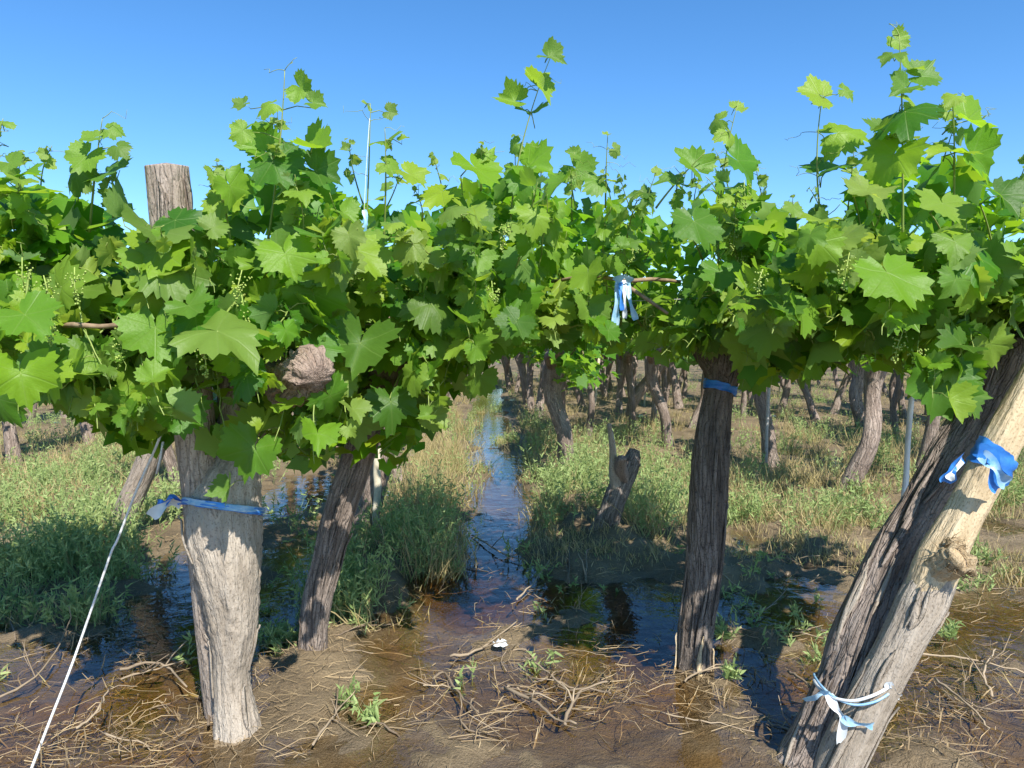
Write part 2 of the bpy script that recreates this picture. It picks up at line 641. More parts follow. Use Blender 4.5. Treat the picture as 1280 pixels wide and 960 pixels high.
def px_path(lst):
    """(px,py,d,width px) -> (x,y,z,r)"""
    out = []
    for px, py, d, w in lst:
        p = P(px, py, d)
        out.append((p.x, p.y, p.z, 0.5 * w * d / FPX))
    return out


def bark_strips(parent, sp, n, seed, mat, lo=0.05, hi=0.95, facing=Vector((0, -1, 0))):
    """loose ribbons of bark lying along the camera side and flanks of a trunk"""
    rr = random.Random(seed)
    path = [Vector(p[:3]) for p in sp]
    fr = frames(path)
    N = len(path)
    for q in range(n):
        i0 = int(rr.uniform(lo, hi) * (N - 14))
        ln = rr.randint(9, 22)
        i1 = min(N - 1, i0 + ln)
        t, s, nn = fr[i0]
        base = math.atan2(facing.dot(nn), facing.dot(s))
        a = base + rr.uniform(-1.5, 1.5)
        w = rr.uniform(0.004, 0.010)
        g = Geo()
        att = []
        pts = []
        for k, i in enumerate(range(i0, i1 + 1)):
            f = k / max(1, i1 - i0)
            t, s, nn = fr[i]
            ak = a + 0.10 * math.sin(f * 3 + q)
            off = 1.03 + 0.05 * math.sin(f * math.pi) + (0.22 * max(0, f - 0.75) * 4 * rr.random())
            rad = s * math.cos(ak) + nn * math.sin(ak)
            tan = t.cross(rad)
            c = path[i] + rad * sp[i][3] * off
            ww = w * (0.35 + math.sin(min(1, f * 1.1) * math.pi) ** 0.6 if 0 < f < 0.9 else 0.35)
            pts.append((c - tan * ww, c + rad * 0.003, c + tan * ww, c - rad * 0.004))
            att += [(ww * 3 + seed + q, 0.0, f * 0.03), (seed + q + .01, 0, f * 0.03), (seed + q + .02, 0, f * 0.03), (seed + q + .03, 0, f * 0.03)]
        for p4 in pts:
            g.v += list(p4)
        for k in range(len(pts) - 1):
            for j in range(4):
                j2 = (j + 1) % 4
                g.f.append((k * 4 + j, k * 4 + j2, k * 4 + 4 + j2, k * 4 + 4 + j))
                g.m.append(0)
        if len(pts) > 2:
            g.obj('bark_strip', mat, parent, path[i0], attr={'bark': att})


# ------------------------------------------------------------------ leaves
HALF = [(0, 1.0), (14, .88), (30, .76), (50, .93), (66, .84), (82, .74), (106, .83), (135, .74), (160, .60), (174, .22)]


def leaf_mesh(name, seed, plen, fold, cup, droop, wav, nb=48):
    """unit vine leaf: five toothed lobes on a petiole that starts at the origin"""
    rr = random.Random(seed)
    b0 = Vector((0, .5, .85)) * plen
    ver, att, fac, fm = [], [], [], []

    def shape(x, y):
        r2 = x * x + y * y
        z = fold * abs(x) + cup * r2 - droop * max(0, y) ** 2 + wav * math.sin(4.3 * math.atan2(x, y) + seed) * r2 + wav * 0.5 * math.sin(9 * math.atan2(x, y) + 2 * seed) * r2
        return b0 + Vector((x * (1 - 0.12 * abs(fold)), y, z))

    outl = []
    lob = [1 + rr.uniform(-.15, .13) for _ in range(8)]
    for k in range(nb):
        a = -180 + 360 * (k + .5) / nb
        e = lerp_tab(HALF, abs(a)) * (1 + (0.07 if k % 2 else -0.07) * (1 if abs(a) < 165 else 0)) * lob[int((a + 180) / 45.01)] * (1 + rr.uniform(-.05, .05))
        outl.append((1.08 * e * math.sin(R(a)), e * math.cos(R(a))))
    ver.append(shape(0, 0))
    att.append((0, 0, 0))
    ring = outl[::2]
    for x, y in ring:
        ver.append(shape(x * .52, y * .52))
        att.append((x * .52, y * .52, 0))
    for x, y in outl:
        ver.append(shape(x, y))
        att.append((x, y, 0))
    m = len(ring)
    o0 = 1 + m
    for k in range(m):
        k2 = (k + 1) % m
        last = k == m - 1
        # local +Z is the upper face
        if not last:
            fac.append((0, 1 + k2, 1 + k))
            fac.append((1 + k, 1 + k2, o0 + 2 * k + 1))
            fac.append((1 + k2, o0 + 2 * k + 2, o0 + 2 * k + 1))
        fac.append((1 + k, o0 + 2 * k + 1, o0 + 2 * k))
    fm = [0] * len(fac)
    # petiole
    g = Geo()
    mid = b0 * .5 + Vector((rr.uniform(-.1, .1) * plen, -.12 * plen, .05 * plen))
    g.tube([Vector((0, 0, 0)), mid, b0 + Vector((0, 0.03, 0))], [.028, .022, .02], 3)
    o = len(ver)
    for v in g.v:
        ver.append(v)
        att.append((0.5, 0.5, 0))
    for f in g.f:
        fac.append(tuple(i + o for i in f))
        fm.append(1)
    me = bpy.data.meshes.new(name)
    me.from_pydata([tuple(v) for v in ver], [], fac)
    me.materials.append(LEAF)
    me.materials.append(STEM)
    me.polygons.foreach_set('material_index', fm)
    me.polygons.foreach_set('use_smooth', [True] * len(fac))
    a = me.attributes.new('leafco', 'FLOAT_VECTOR', 'POINT')
    a.data.foreach_set('vector', [c for v in att for c in v])
    me.update()
    return me


LEAVES = [leaf_mesh('vine_leaf', 11 + i, RND.uniform(.55, .95), *prm) for i, prm in enumerate([
    (.18, .05, .20, .07), (.30, -.14, .15, .10), (-.20, .20, .30, .09), (.10, -.30, .25, .12), (.50, .0, .28, .08), (.05, .24, .10, .15),
    (.28, -.05, .55, .11), (-.10, -.24, .22, .09), (.40, .16, .45, .13), (.14, .0, .05, .08), (.70, -.10, .35, .10), (-.30, -.15, .40, .12), (.22, -.35, .1, .14), (.6, .25, .1, .06)])]


def place_leaf(parent, node, N, T, size, age=0.0, me=None):
    N = N.normalized()
    T = (T - N * T.dot(N))
    T = T.normalized() if T.length > 1e-4 else N.orthogonal().normalized()
    X = T.cross(N)
    o = bpy.data.objects.new('leaf', me or RND.choice(LEAVES))
    COL.objects.link(o)
    o.parent = parent
    M = Matrix((X, T, N)).transposed().to_4x4()
    M.translation = node - ORG[parent.name]
    o.matrix_basis = M @ Matrix.Diagonal((size * U(.9, 1.1), size, size, 1))
    o.color = (age, 0, 0, 1)
    return o


def tendril(parent, p, d, ln):
    g = Geo()
    pts = []
    side = d.cross(rv()).normalized()
    for i in range(12):
        f = i / 11
        a = f * f * U(5, 8)
        pts.append(p + d * ln * (f * .8) + side * math.sin(a) * ln * .22 * f + Vector((0, 0, -1)) * ln * .3 * f * f + d * math.cos(a) * .12 * ln * f)
    g.tube(pts, [.0013 - .0006 * i / 11 for i in range(12)], 3)
    g.obj('tendril', STEM, parent, p)


def bud_cluster(parent, p, ln):
    """hanging unripe flower cluster: a stalk with small beads"""
    g = Geo()
    end = p + Vector((U(-.02, .02), U(-.02, .02), -ln))
    g.tube([p, (p + end) * .5 + rv(.006), end], .0016, 3)
    for i in range(46):
        f = U(.15, 1)
        r = .026 * (1.15 - f)
        c = p.lerp(end, f) + Vector((U(-r, r), U(-r, r), U(-.006, .006)))
        s = U(.0026, .0042)
        q = [c + Vector(v) * s for v in ((1, 0, 0), (0, 1, 0), (-1, 0, 0), (0, -1, 0), (0, 0, 1), (0, 0, -1))]
        b = len(g.v)
        g.v += q
        for f3 in ((0, 1, 4), (1, 2, 4), (2, 3, 4), (3, 0, 4), (1, 0, 5), (2, 1, 5), (3, 2, 5), (0, 3, 5)):
            g.f.append(tuple(b + k for k in f3))
            g.m.append(0)
    g.obj('flower_cluster', CLUSTER, parent, p)


TOP = [(-250, 190), (0, 198), (60, 208), (120, 225), (180, 282), (240, 268), (275, 225), (320, 190), (350, 172), (400, 185), (440, 215), (470, 215), (520, 240), (560, 222),
       (585, 196), (640, 205), (680, 205), (720, 222), (780, 225), (830, 252), (860, 225), (900, 200), (950, 215), (1000, 268), (1040, 255),
       (1080, 190), (1120, 165), (1200, 160), (1240, 190), (1280, 215), (1500, 210)]
BOT = [(-250, 480), (0, 490), (60, 480), (120, 525), (180, 555), (215, 535), (240, 525), (290, 570), (330, 562), (380, 575), (420, 560), (490, 575), (520, 550), (545, 515),
       (580, 462), (620, 445), (700, 432), (800, 432), (840, 455), (900, 455), (960, 472), (1000, 478), (1060, 445), (1120, 460), (1160, 510),
       (1220, 480), (1260, 420), (1300, 400), (1500, 450)]


BOT = [(x, y + (14 if x < 560 else 3)) for x, y in BOT]


def bez(a, b, c, t):
    return a * (1 - t) ** 2 + b * 2 * t * (1 - t) + c * t * t


COUNT = {}


def leaf_frame(node, out, up=0.35):
    N = SUN * U(.05, .8) + Vector((0, 0, 1)) * U(0, up * 2) + out * U(.0, .7) + rv(.95)
    T = Vector((0, 0, -1)) * U(.3, 1.1) + out * U(.0, .9) + rv(.7)
    return N, T


def shoot(vine, A, B, C, r0=.0045, leafy=(.10, .14), step=.075, start=.12, tip=True, keep=None, age0=0.0, cap=300, mat=None, taper=.75):
    """one green shoot with leaves set alternately along it"""
    ln = (B - A).length + (C - B).length
    n = max(6, int(ln / .035))
    path = [bez(A, B, C, i / (n - 1)) + rv(.004) for i in range(n)]
    g = Geo()
    g.tube(path, [r0 * (1 - .72 * i / (n - 1)) for i in range(n)], 5)
    s = None
    k = int(U(0, 2))
    d = start * ln
    made = 0
    side0 = (C - A).cross(Vector((U(-.4, .4), 1, U(-.3, .3)))).normalized()
    pend = []
    while d < ln * .985:
        t = d / ln
        p = bez(A, B, C, t)
        sd = side0 * (1 if k % 2 else -1)
        out = (sd + Vector((0, -.45, .1)) + rv(.4)).normalized()
        N, T = leaf_frame(p, out)
        size = U(*leafy) * .5 * (1 - taper * max(0, t - .35) / .65 * .9) * 1.15
        c = p + (N.normalized() * .8 + T.normalized() * .5) * size
        px, py = proj(c)
        if keep is None or keep(px, py):
            pend.append((p, N, T, size, max(age0, min(1, (t - .55) * 1.1)) * U(.5, 1) if tip else age0))
        k += 1
        d += step * U(.8, 1.25) * (1 if t < .6 else .8)
    nm = vine.name
    if not pend:
        return None
    s = g.obj('shoot', mat or STEM, vine, A)
    for q in pend:
        if COUNT.get(nm, 0) >= cap:
            break
        COUNT[nm] = COUNT.get(nm, 0) + 1
        place_leaf(s, *q)
    if tip:
        for _ in range(2):
            tendril(s, bez(A, B, C, U(.6, .95)), ((C - B).normalized() + rv(.9)).normalized(), U(.06, .13))
    return s


# ------------------------------------------------------------------ near vines
def near_vine(label, basepx, loc=None):
    b = G(*basepx) if loc is None else loc
    return thing('grape_vine', label, 'grapevine', b)


GR = 'vines along the near edge of the plot'
# the wide pale trunk on the left
V1 = near_vine('thick pale grapevine trunk tied to a post with a blue ribbon, left front', (292, 928))
T1, S1 = bark_obj('trunk', px_path([(300, 945, 2.30, 72), (296, 905, 2.30, 56), (290, 850, 2.30, 45), (292, 800, 2.30, 54), (291, 760, 2.30, 66), (285, 705, 2.30, 82), (279, 650, 2.31, 92),
                                    (284, 615, 2.33, 82), (296, 570, 2.37, 60), (303, 520, 2.40, 60), (312, 470, 2.42, 66), (318, 445, 2.43, 50)]),
                  BARK_PALE, V1, 1, seg=72, n=130, ridge=.07, lump=.11, twist=.4, rough=.06)
bark_strips(T1, S1, 7, 31, BARK_PALE, .02, .8)
bark_obj('arm', px_path([(308, 490, 2.42, 60), (335, 462, 2.36, 52), (365, 468, 2.26, 62), (392, 470, 2.20, 58)]), KNOB, V1, 2, seg=48, n=50, ridge=.2, lump=.3, rough=.2)
bark_obj('knot', px_path([(335, 462, 2.26, 40), (352, 482, 2.14, 44), (368, 478, 2.06, 54), (384, 462, 2.00, 58), (396, 474, 1.96, 40)]), KNOB, V1, 12, seg=60, n=60, ridge=.25, lump=.42, rough=.2)
bark_obj('arm', px_path([(312, 480, 2.42, 56), (270, 440, 2.46, 44), (200, 415, 2.46, 34), (120, 405, 2.45, 26), (40, 400, 2.45, 20)]), BARK_DARK, V1, 3, seg=20, n=40, ridge=.16, lump=.2)
bark_obj('cane', px_path([(60, 410, 2.2, 5), (90, 406, 2.0, 7), (130, 408, 1.97, 6), (172, 402, 1.97, 7), (230, 396, 2.2, 6)]), CANE, V1, 4, seg=8, n=16, ridge=.05, lump=.05)

# the small dark leaning trunk behind it
V2 = near_vine('slender dark vine trunk leaning right, its foot sunlit, behind the pale trunk', (394, 824))
T2, S2 = bark_obj('trunk', px_path([(394, 845, 2.86, 46), (392, 815, 2.88, 38), (394, 770, 2.88, 34), (407, 705, 2.90, 37), (423, 645, 2.92, 38), (443, 585, 2.95, 39), (462, 520, 2.98, 42),
                                    (478, 460, 3.0, 60), (486, 430, 3.0, 44)]), BARK_MID, V2, 5, seg=40, n=80, ridge=.12, lump=.12)
bark_strips(T2, S2, 10, 41, BARK_MID)
bark_obj('arm', px_path([(470, 490, 3.0, 50), (492, 455, 2.8, 46), (500, 425, 2.7, 44), (488, 395, 2.66, 38)]), KNOB, V2, 6, seg=44, n=50, ridge=.2, lump=.3, rough=.2)
bark_obj('arm', px_path([(480, 460, 3.0, 40), (560, 428, 3.1, 22), (640, 405, 3.25, 17), (700, 390, 3.4, 12)]), BARK_DARK, V2, 7, seg=18, n=40, ridge=.16, lump=.22)
bark_obj('arm', px_path([(480, 460, 3.0, 40), (440, 430, 2.9, 34), (400, 410, 2.8, 24)]), BARK_DARK, V2, 8, seg=18, n=24, ridge=.16, lump=.22)

# the upright dark trunk right of the middle
V3 = near_vine('upright dark brown vine trunk with a blue band near its top', (868, 838))
T3, S3 = bark_obj('trunk', px_path([(866, 858, 2.76, 58), (867, 830, 2.79, 46), (870, 780, 2.80, 44), (880, 710, 2.81, 43), (884, 640, 2.82, 46), (889, 560, 2.84, 45), (899, 490, 2.86, 36),
                                    (906, 455, 2.87, 48), (912, 435, 2.87, 40)]), BARK_DARK, V3, 9, seg=44, n=90, ridge=.11, lump=.09, twist=1.2)
bark_strips(T3, S3, 14, 51, BARK_DARK)
bark_strips(T3, S3, 5, 52, WOOD_PALE, .0, .12)
bark_obj('arm', px_path([(908, 462, 2.87, 40), (940, 436, 2.85, 30), (985, 415, 2.85, 24), (1040, 395, 2.9, 20)]), BARK_DARK, V3, 10, seg=20, n=36, ridge=.2, lump=.28)
bark_obj('arm', px_path([(902, 460, 2.87, 40), (862, 415, 3.0, 24), (800, 388, 3.2, 18), (730, 380, 3.4, 14)]), BARK_DARK, V3, 11, seg=20, n=36, ridge=.2, lump=.28)
bark_obj('cane', px_path([(690, 352, 2.95, 4), (740, 345, 2.75, 5), (780, 351, 2.60, 5), (815, 349, 2.62, 5), (850, 352, 2.75, 4)]), CANE, V3, 13, seg=8, n=16, ridge=.05, lump=.05)
bark_obj('cane', px_path([(775, 352, 2.6, 5), (800, 368, 2.57, 5), (835, 392, 2.55, 4)]), CANE, V3, 14, seg=8, n=12, ridge=.05, lump=.05)

# the leaning trunk with hanging bark on the right
V4 = near_vine('leaning shaggy vine trunk with peeling bark strips, right front beside the pale pole', (1012, 955))
T4, S4 = bark_obj('trunk', px_path([(1000, 985, 2.14, 96), (1022, 930, 2.16, 76), (1052, 860, 2.17, 68), (1084, 780, 2.19, 70), (1116, 705, 2.21, 60), (1150, 640, 2.24, 54),
                                    (1188, 580, 2.27, 58), (1226, 520, 2.30, 60), (1256, 460, 2.32, 72), (1266, 430, 2.33, 56)]),
                  BARK_MID, V4, 15, seg=52, n=110, ridge=.13, lump=.10, twist=.2)
bark_strips(T4, S4, 24, 61, BARK_MID)
bark_strips(T4, S4, 10, 62, BARK_PALE, .0, .4)
bark_obj('arm', px_path([(1240, 480, 2.31, 50), (1200, 425, 2.35, 36), (1140, 398, 2.4, 26), (1060, 390, 2.45, 20)]), BARK_DARK, V4, 16, seg=20, n=36, ridge=.2, lump=.28)
bark_obj('arm', px_path([(1256, 450, 2.32, 60), (1320, 410, 2.35, 44), (1400, 400, 2.35, 32)]), BARK_DARK, V4, 17, seg=20, n=30, ridge=.2, lump=.28)

# the vine whose trunk stands beyond the left edge; only its foliage reaches in
V0 = near_vine('leafy grapevine reaching in at the left edge of the picture', None, Vector((-1.95, 2.35, 0)))
bark_obj('trunk', [(-1.95, 2.35, -.05, .09), (-1.93, 2.36, .3, .075), (-1.9, 2.36, .7, .07), (-1.86, 2.36, 1.1, .08), (-1.85, 2.36, 1.22, .06)], BARK_DARK, V0, 18, seg=28, n=50)
bark_obj('arm', [(-1.87, 2.36, 1.12, .06), (-1.6, 2.4, 1.24, .045), (-1.2, 2.4, 1.25, .03)], BARK_DARK, V0, 19, seg=18, n=30, ridge=.2, lump=.25)

ZONES = [   # vine, picture x range, depth range, cordon depth, shoots, leaf span
    (V0, -190, 110, 1.8, 2.7, 2.35, 90, (.085, .18), 200),
    (V1, 20, 420, 1.8, 2.75, 2.35, 190, (.08, .18), 320),
    (V2, 340, 640, 2.1, 3.3, 2.8, 180, (.085, .185), 320),
    (V3, 590, 1000, 2.45, 3.7, 3.0, 200, (.075, .165), 320),
    (V4, 940, 1400, 1.8, 2.9, 2.35, 190, (.085, .19), 320),
]

# tall shoots against the sky: vine, d, [base, bend, tip] px, leaf list (px,py,size px)
SKY = [
    (V1, 2.15, [(112, 290), (118, 210), (128, 148)], [(112, 172, 26), (142, 162, 22), (150, 186, 26), (104, 200, 40), (140, 215, 44), (85, 215, 46)]),
    (V1, 2.2, [(335, 300), (352, 190), (356, 88)], [(300, 132, 22), (330, 130, 26), (378, 112, 30), (396, 128, 24), (322, 182, 48), (362, 180, 46), (395, 190, 44), (345, 210, 56), (300, 165, 26), (405, 215, 48), (318, 150, 30)]),
    (V1, 2.2, [(290, 320), (285, 250), (262, 214)], [(268, 222, 22), (296, 240, 46), (275, 255, 40)]),
    (V2, 2.4, [(455, 330), (462, 220), (463, 130)], [(462, 130, 14), (490, 140, 18)]),
    (V2, 2.35, [(480, 300), (484, 220), (481, 160)], [(481, 172, 34), (505, 172, 14), (490, 205, 28), (520, 220, 40)]),
    (V2, 2.6, [(638, 290), (640, 190), (688, 72)], [(693, 70, 30), (678, 108, 40), (640, 128, 34), (664, 142, 36), (668, 205, 50), (642, 182, 18), (655, 230, 40)]),
    (V3, 3.0, [(757, 260), (757, 210), (760, 165)], [(771, 188, 16), (757, 168, 10), (745, 225, 34)]),
    (V3, 2.7, [(898, 330), (896, 220), (922, 132)], [(923, 134, 20), (893, 150, 24), (918, 168, 32), (935, 205, 56), (905, 235, 40), (930, 240, 46)]),
    (V3, 2.6, [(820, 260), (845, 225), (882, 190)], [(862, 205, 44), (840, 222, 34)]),
    (V4, 2.3, [(1040, 330), (1008, 230), (1030, 108)], [(1018, 116, 40), (1028, 128, 22), (1060, 115, 22), (1062, 165, 52), (1042, 205, 54)]),
    (V4, 2.1, [(1128, 300), (1130, 160), (1124, 44)], [(1124, 52, 26), (1112, 70, 24), (1140, 82, 28), (1158, 95, 40), (1128, 108, 34), (1132, 145, 62), (1100, 165, 30), (1150, 130, 40), (1110, 200, 60)]),
    (V4, 2.2, [(1190, 300), (1196, 200), (1190, 118)], [(1190, 120, 22), (1180, 142, 20), (1215, 155, 56), (1180, 185, 56), (1220, 200, 60)]),
    (V0, 2.1, [(-20, 280), (-15, 210), (4, 148)], [(2, 150, 22), (-10, 175, 30), (15, 205, 28), (30, 215, 46)]),
    (V3, 3.1, [(715, 280), (714, 230), (718, 190)], [(716, 192, 16), (726, 215, 36), (700, 232, 40)]),
    (V3, 3.2, [(800, 300), (805, 250), (822, 212)], [(822, 214, 12), (800, 240, 36), (815, 250, 30)]),
    (V3, 2.9, [(985, 330), (985, 280), (992, 252)], [(990, 262, 24), (975, 290, 40)]),
]
for vine, d, (a, b, c), lv in SKY:
    A, B, C = P(*a, d + .1), P(*b, d), P(*c, d - .03)
    B = B * 2 - (A + C) * .5 if False else B
    g = Geo()
    n = 18
    path = [bez(A, B, C, i / (n - 1)) for i in range(n)]
    g.tube(path, [.0042 - .003 * i / (n - 1) for i in range(n)], 5)
    s = g.obj('shoot', STEM, vine, A)
    for px, py, sz in lv:
        q = P(px, py, d + U(-.05, .05))
        best = min(path, key=lambda p: (p - q).length + max(0, p.z - q.z) * .8)
        size = sz * .72 * d / FPX
        T = (q - best)
        T.y *= .5
        T = T.normalized() + Vector((0, 0, -.55)) + rv(.25)
        N = Vector((0, -.8, .45)) + SUN * .5 + rv(.75)
        N = N.normalized()
        Tn = (T - N * T.dot(N)).normalized()
        me = RND.choice(LEAVES)
        # node such that the blade sits near q
        b0 = Tn * .5 * .7 + N * .85 * .7
        node = q - (b0 + Tn * .25) * size
        node2 = best.lerp(node, .85) if (node - best).length > .12 else node
        place_leaf(s, node2, N, T, size, min(1, max(.0, (60 - sz) / 60)) * U(.5, .9), me)
        if (node2 - best).length > .012:
            h = Geo()
            h.tube([best, best.lerp(node2, .5) + Vector((0, 0, .008)), node2], [.0018, .0015, .0013], 4)
            h.obj('leaf_stalk', STEM, s, best)
    for _ in range(3):
        p = path[RND.randint(9, n - 1)]
        tendril(s, p, Vector((U(-1, 1), U(-.4, .4), U(-.1, .9))).normalized(), U(.06, .13))

# short ragged tips along the top of the canopy
for i in range(34):
    px = -20 + 1320 * ((i * .618034 + .2) % 1)
    if 165 < px < 255:
        continue
    t = lerp_tab(TOP, px)
    vine = V0 if px < 40 else V1 if px < 400 else V2 if px < 620 else V3 if px < 1000 else V4
    d = {V0: 2.1, V1: 2.15, V2: 2.5, V3: 2.9, V4: 2.2}[vine] + U(-.15, .3)
    A, C = P(px, t + 40, d + .1), P(px + U(-22, 22), t - U(0, 42), d)
    B = (A + C) * .5 + rv(.02)
    g = Geo()
    path = [bez(A, B, C, k / 9) for k in range(10)]
    g.tube(path, [.0032 - .0022 * k / 9 for k in range(10)], 4)
    s = g.obj('shoot', STEM, vine, A)
    for k, q in enumerate((.45, .62, .78, .9, .98)):
        p = bez(A, B, C, q)
        N = Vector((0, -.5, .5)) + rv(.9)
        T = Vector((1 if k % 2 else -1, 0, U(-.6, .5))) + rv(.4)
        place_leaf(s, p, N, T, U(.75, 1.2) * (.034 - .022 * (q - .45) / .53), .45 + .5 * q * U(.4, 1))
    for _ in range(2):
        tendril(s, bez(A, B, C, U(.6, 1)), Vector((U(-1, 1), U(-.3, .3), U(0, 1))).normalized(), U(.04, .10))

# large leaves one can point to: vine, px, py, d, width px, normal, tip, age
HERO = [
    (V1, 285, 418, 1.80, 122, (.1, -.42, 1.0), (.95, -.3, -.1), .55),
    (V0, 38, 398, 1.75, 80, (.1, -.75, .75), (.7, -.2, -.5), .1),
    (V0, 28, 478, 1.75, 84, (.45, -.8, .35), (.3, -.2, -1), .0),
    (V1, 195, 420, 1.95, 84, (.1, -1, .25), (.1, -.1, -1), .1),
    (V1, 240, 385, 1.9, 60, (-.1, -.7, .8), (.6, -.3, -.5), .25),
    (V1, 312, 572, 2.02, 78, (.15, -.95, .25), (-.35, -.1, -1), .15),
    (V1, 290, 612, 2.05, 44, (-.6, -.75, .25), (.15, -.1, -1), .3),
    (V1, 160, 512, 2.05, 70, (.05, -.7, .75), (-.5, -.2, -.6), .75),
    (V1, 130, 460, 2.05, 50, (.15, -.7, .7), (.1, -.1, -1), .7),
    (V1, 360, 325, 1.95, 74, (.2, -.9, .45), (.35, -.1, -1), .05),
    (V1, 225, 280, 2.0, 62, (.1, -.7, .75), (.8, -.2, -.3), .0),
    (V2, 452, 322, 2.15, 76, (.2, -.8, .6), (.4, -.2, -.9), .2),
    (V2, 448, 438, 2.2, 84, (.25, -.9, .4), (-.25, -.2, -1), .2),
    (V2, 548, 385, 2.3, 76, (.3, -.75, .65), (.6, -.2, -.8), .3),
    (V2, 585, 275, 2.35, 72, (.2, -.85, .4), (-.1, -.2, -1), .2),
    (V2, 600, 215, 2.35, 74, (.35, -.55, .6), (.45, -.1, -.9), .0),
    (V2, 548, 245, 2.35, 62, (-.1, -.6, .8), (-.5, -.3, -.6), .0),
    (V2, 528, 318, 2.3, 62, (.0, -.8, .55), (-.5, -.2, -.8), .05),
    (V2, 490, 510, 2.35, 66, (.2, -.85, .5), (.1, -.2, -1), .1),
    (V2, 545, 525, 2.4, 44, (.2, -.7, .7), (.9, -.2, -.3), .8),
    (V3, 868, 285, 2.35, 72, (.3, -.75, .4), (.1, -.1, -1), .15),
    (V3, 740, 392, 2.6, 56, (.2, -.85, .5), (.1, -.2, -1), .45),
    (V3, 648, 290, 2.6, 44, (.1, -.6, .8), (-.3, -.3, -.6), .6),
    (V3, 650, 350, 2.6, 40, (.2, -.8, .5), (.1, -.2, -1), .65),
    (V3, 925, 380, 2.4, 48, (.1, -.7, .7), (.3, -.2, -.8), .8),
    (V3, 900, 345, 2.45, 54, (.0, -.8, .6), (-.1, -.2, -1), .1),
    (V4, 1112, 352, 1.85, 100, (.1, -.75, .6), (.15, -.2, -1), .1),
    (V4, 1172, 488, 1.95, 92, (.1, -.95, .3), (-.15, -.2, -1), .1),
    (V4, 1212, 500, 1.98, 62, (.35, -.8, .45), (.5, -.1, -1), .2),
    (V4, 1195, 466, 1.95, 40, (.2, -.8, .5), (.1, -.2, -1), .4),
    (V4, 1225, 330, 1.9, 92, (.2, -.8, .55), (.25, -.2, -1), .0),
    (V4, 1080, 240, 2.0, 60, (.0, -.6, .8), (-.5, -.3, -.5), .9),
    (V4, 1100, 240, 2.05, 66, (.3, -.6, .6), (.5, -.1, -.7), .8),
    (V4, 1180, 260, 1.95, 70, (.1, -.7, .7), (-.2, -.2, -1), .4),
    (V4, 1255, 250, 1.9, 66, (.1, -.7, .7), (.3, -.2, -.9), .1),
    (V4, 1000, 400, 2.3, 60, (.1, -.85, .5), (-.1, -.2, -1), .0),
    (V4, 1075, 395, 2.1, 58, (.1, -.8, .55), (.3, -.2, -.9), .2),
]
hero_shoot = {}
for vine, px, py, d, w, N, T, age in HERO:
    q = P(px, py, d)
    N, T = (Vector(N) + SUN * .12).normalized(), Vector(T)
    Tn = (T - N * T.dot(N)).normalized()
    size = w * .56 * d / FPX
    node = q - (Tn * .6 + N * .6) * size
    A = P(px + U(-25, 25), max(py - 60, 330) + U(-10, 20), d + .38)
    g = Geo()
    B = (A + node) * .5 + Vector((0, 0, .05))
    g.tube([bez(A, B, node, i / 7) for i in range(8)], [.0040 - .0003 * i for i in range(8)], 5)
    s = g.obj('shoot', STEM, vine, A)
    place_leaf(s, node, N, T, size, age)
    COUNT[vine.name] = COUNT.get(vine.name, 0) + 1

for vine, x0, x1, d0, d1, dc, ns, span, cap in ZONES:
    def keep(px, py):
        t, b = lerp_tab(TOP, px), lerp_tab(BOT, px)
        if ((px - 130) / 48) ** 2 + ((py - 406) / 22) ** 2 < 1 or ((px - 376) / 44) ** 2 + ((py - 470) / 36) ** 2 < 1 or ((px - 782) / 30) ** 2 + ((py - 382) / 42) ** 2 < 1:
            return False
        return t + 14 < py < b + 6
    for i in range(ns):
        if COUNT.get(vine.name, 0) >= cap:
            break
        px = x0 + (x1 - x0) * ((i * .618034) % 1) + U(-15, 15)
        t, b = lerp_tab(TOP, px), lerp_tab(BOT, px)
        # the wood the shoot springs from
        A = P(px, U(385, 430), dc + U(-.12, .15))
        ex = px + U(-90, 90)
        t, b = lerp_tab(TOP, ex), lerp_tab(BOT, ex)
        f = U(0, 1)
        ey = t + 8 + (b - t - 10) * (f ** .85)
        de = U(d0, d0 + .4 * (d1 - d0)) if i % 6 else U(d0 + .3 * (d1 - d0), d1)
        if i % 3 == 0:      # a hanging shoot
            ey = b - U(4, 40)
        C = P(ex, ey, de)
        B = (A + C) * .5 + Vector((U(-.1, .1), U(-.15, .05), U(.0, .22)))
        shoot(vine, A, B, C, leafy=span, step=.062, keep=keep, tip=(ey < t + 60), age0=U(0, .40) if i % 4 else U(.4, .8), cap=cap, taper=.5)
    print('LEAVES', vine.name, COUNT.get(vine.name))
    for i in range(7):
        px = U(max(x0, 20), min(x1, 1260))
        t, b = lerp_tab(TOP, px), lerp_tab(BOT, px)
        p = P(px, U(t + 70, b - 50), d0 + U(.05, .25))
        if i < 5:
            bud_cluster(vine, p, U(.06, .10))
for px, py, d in ((1132, 405, 1.95), (1148, 425, 1.97), (930, 225, 2.6), (985, 320, 2.4)):
    bud_cluster(V4 if px > 1000 else V3, P(px, py, d), .10)

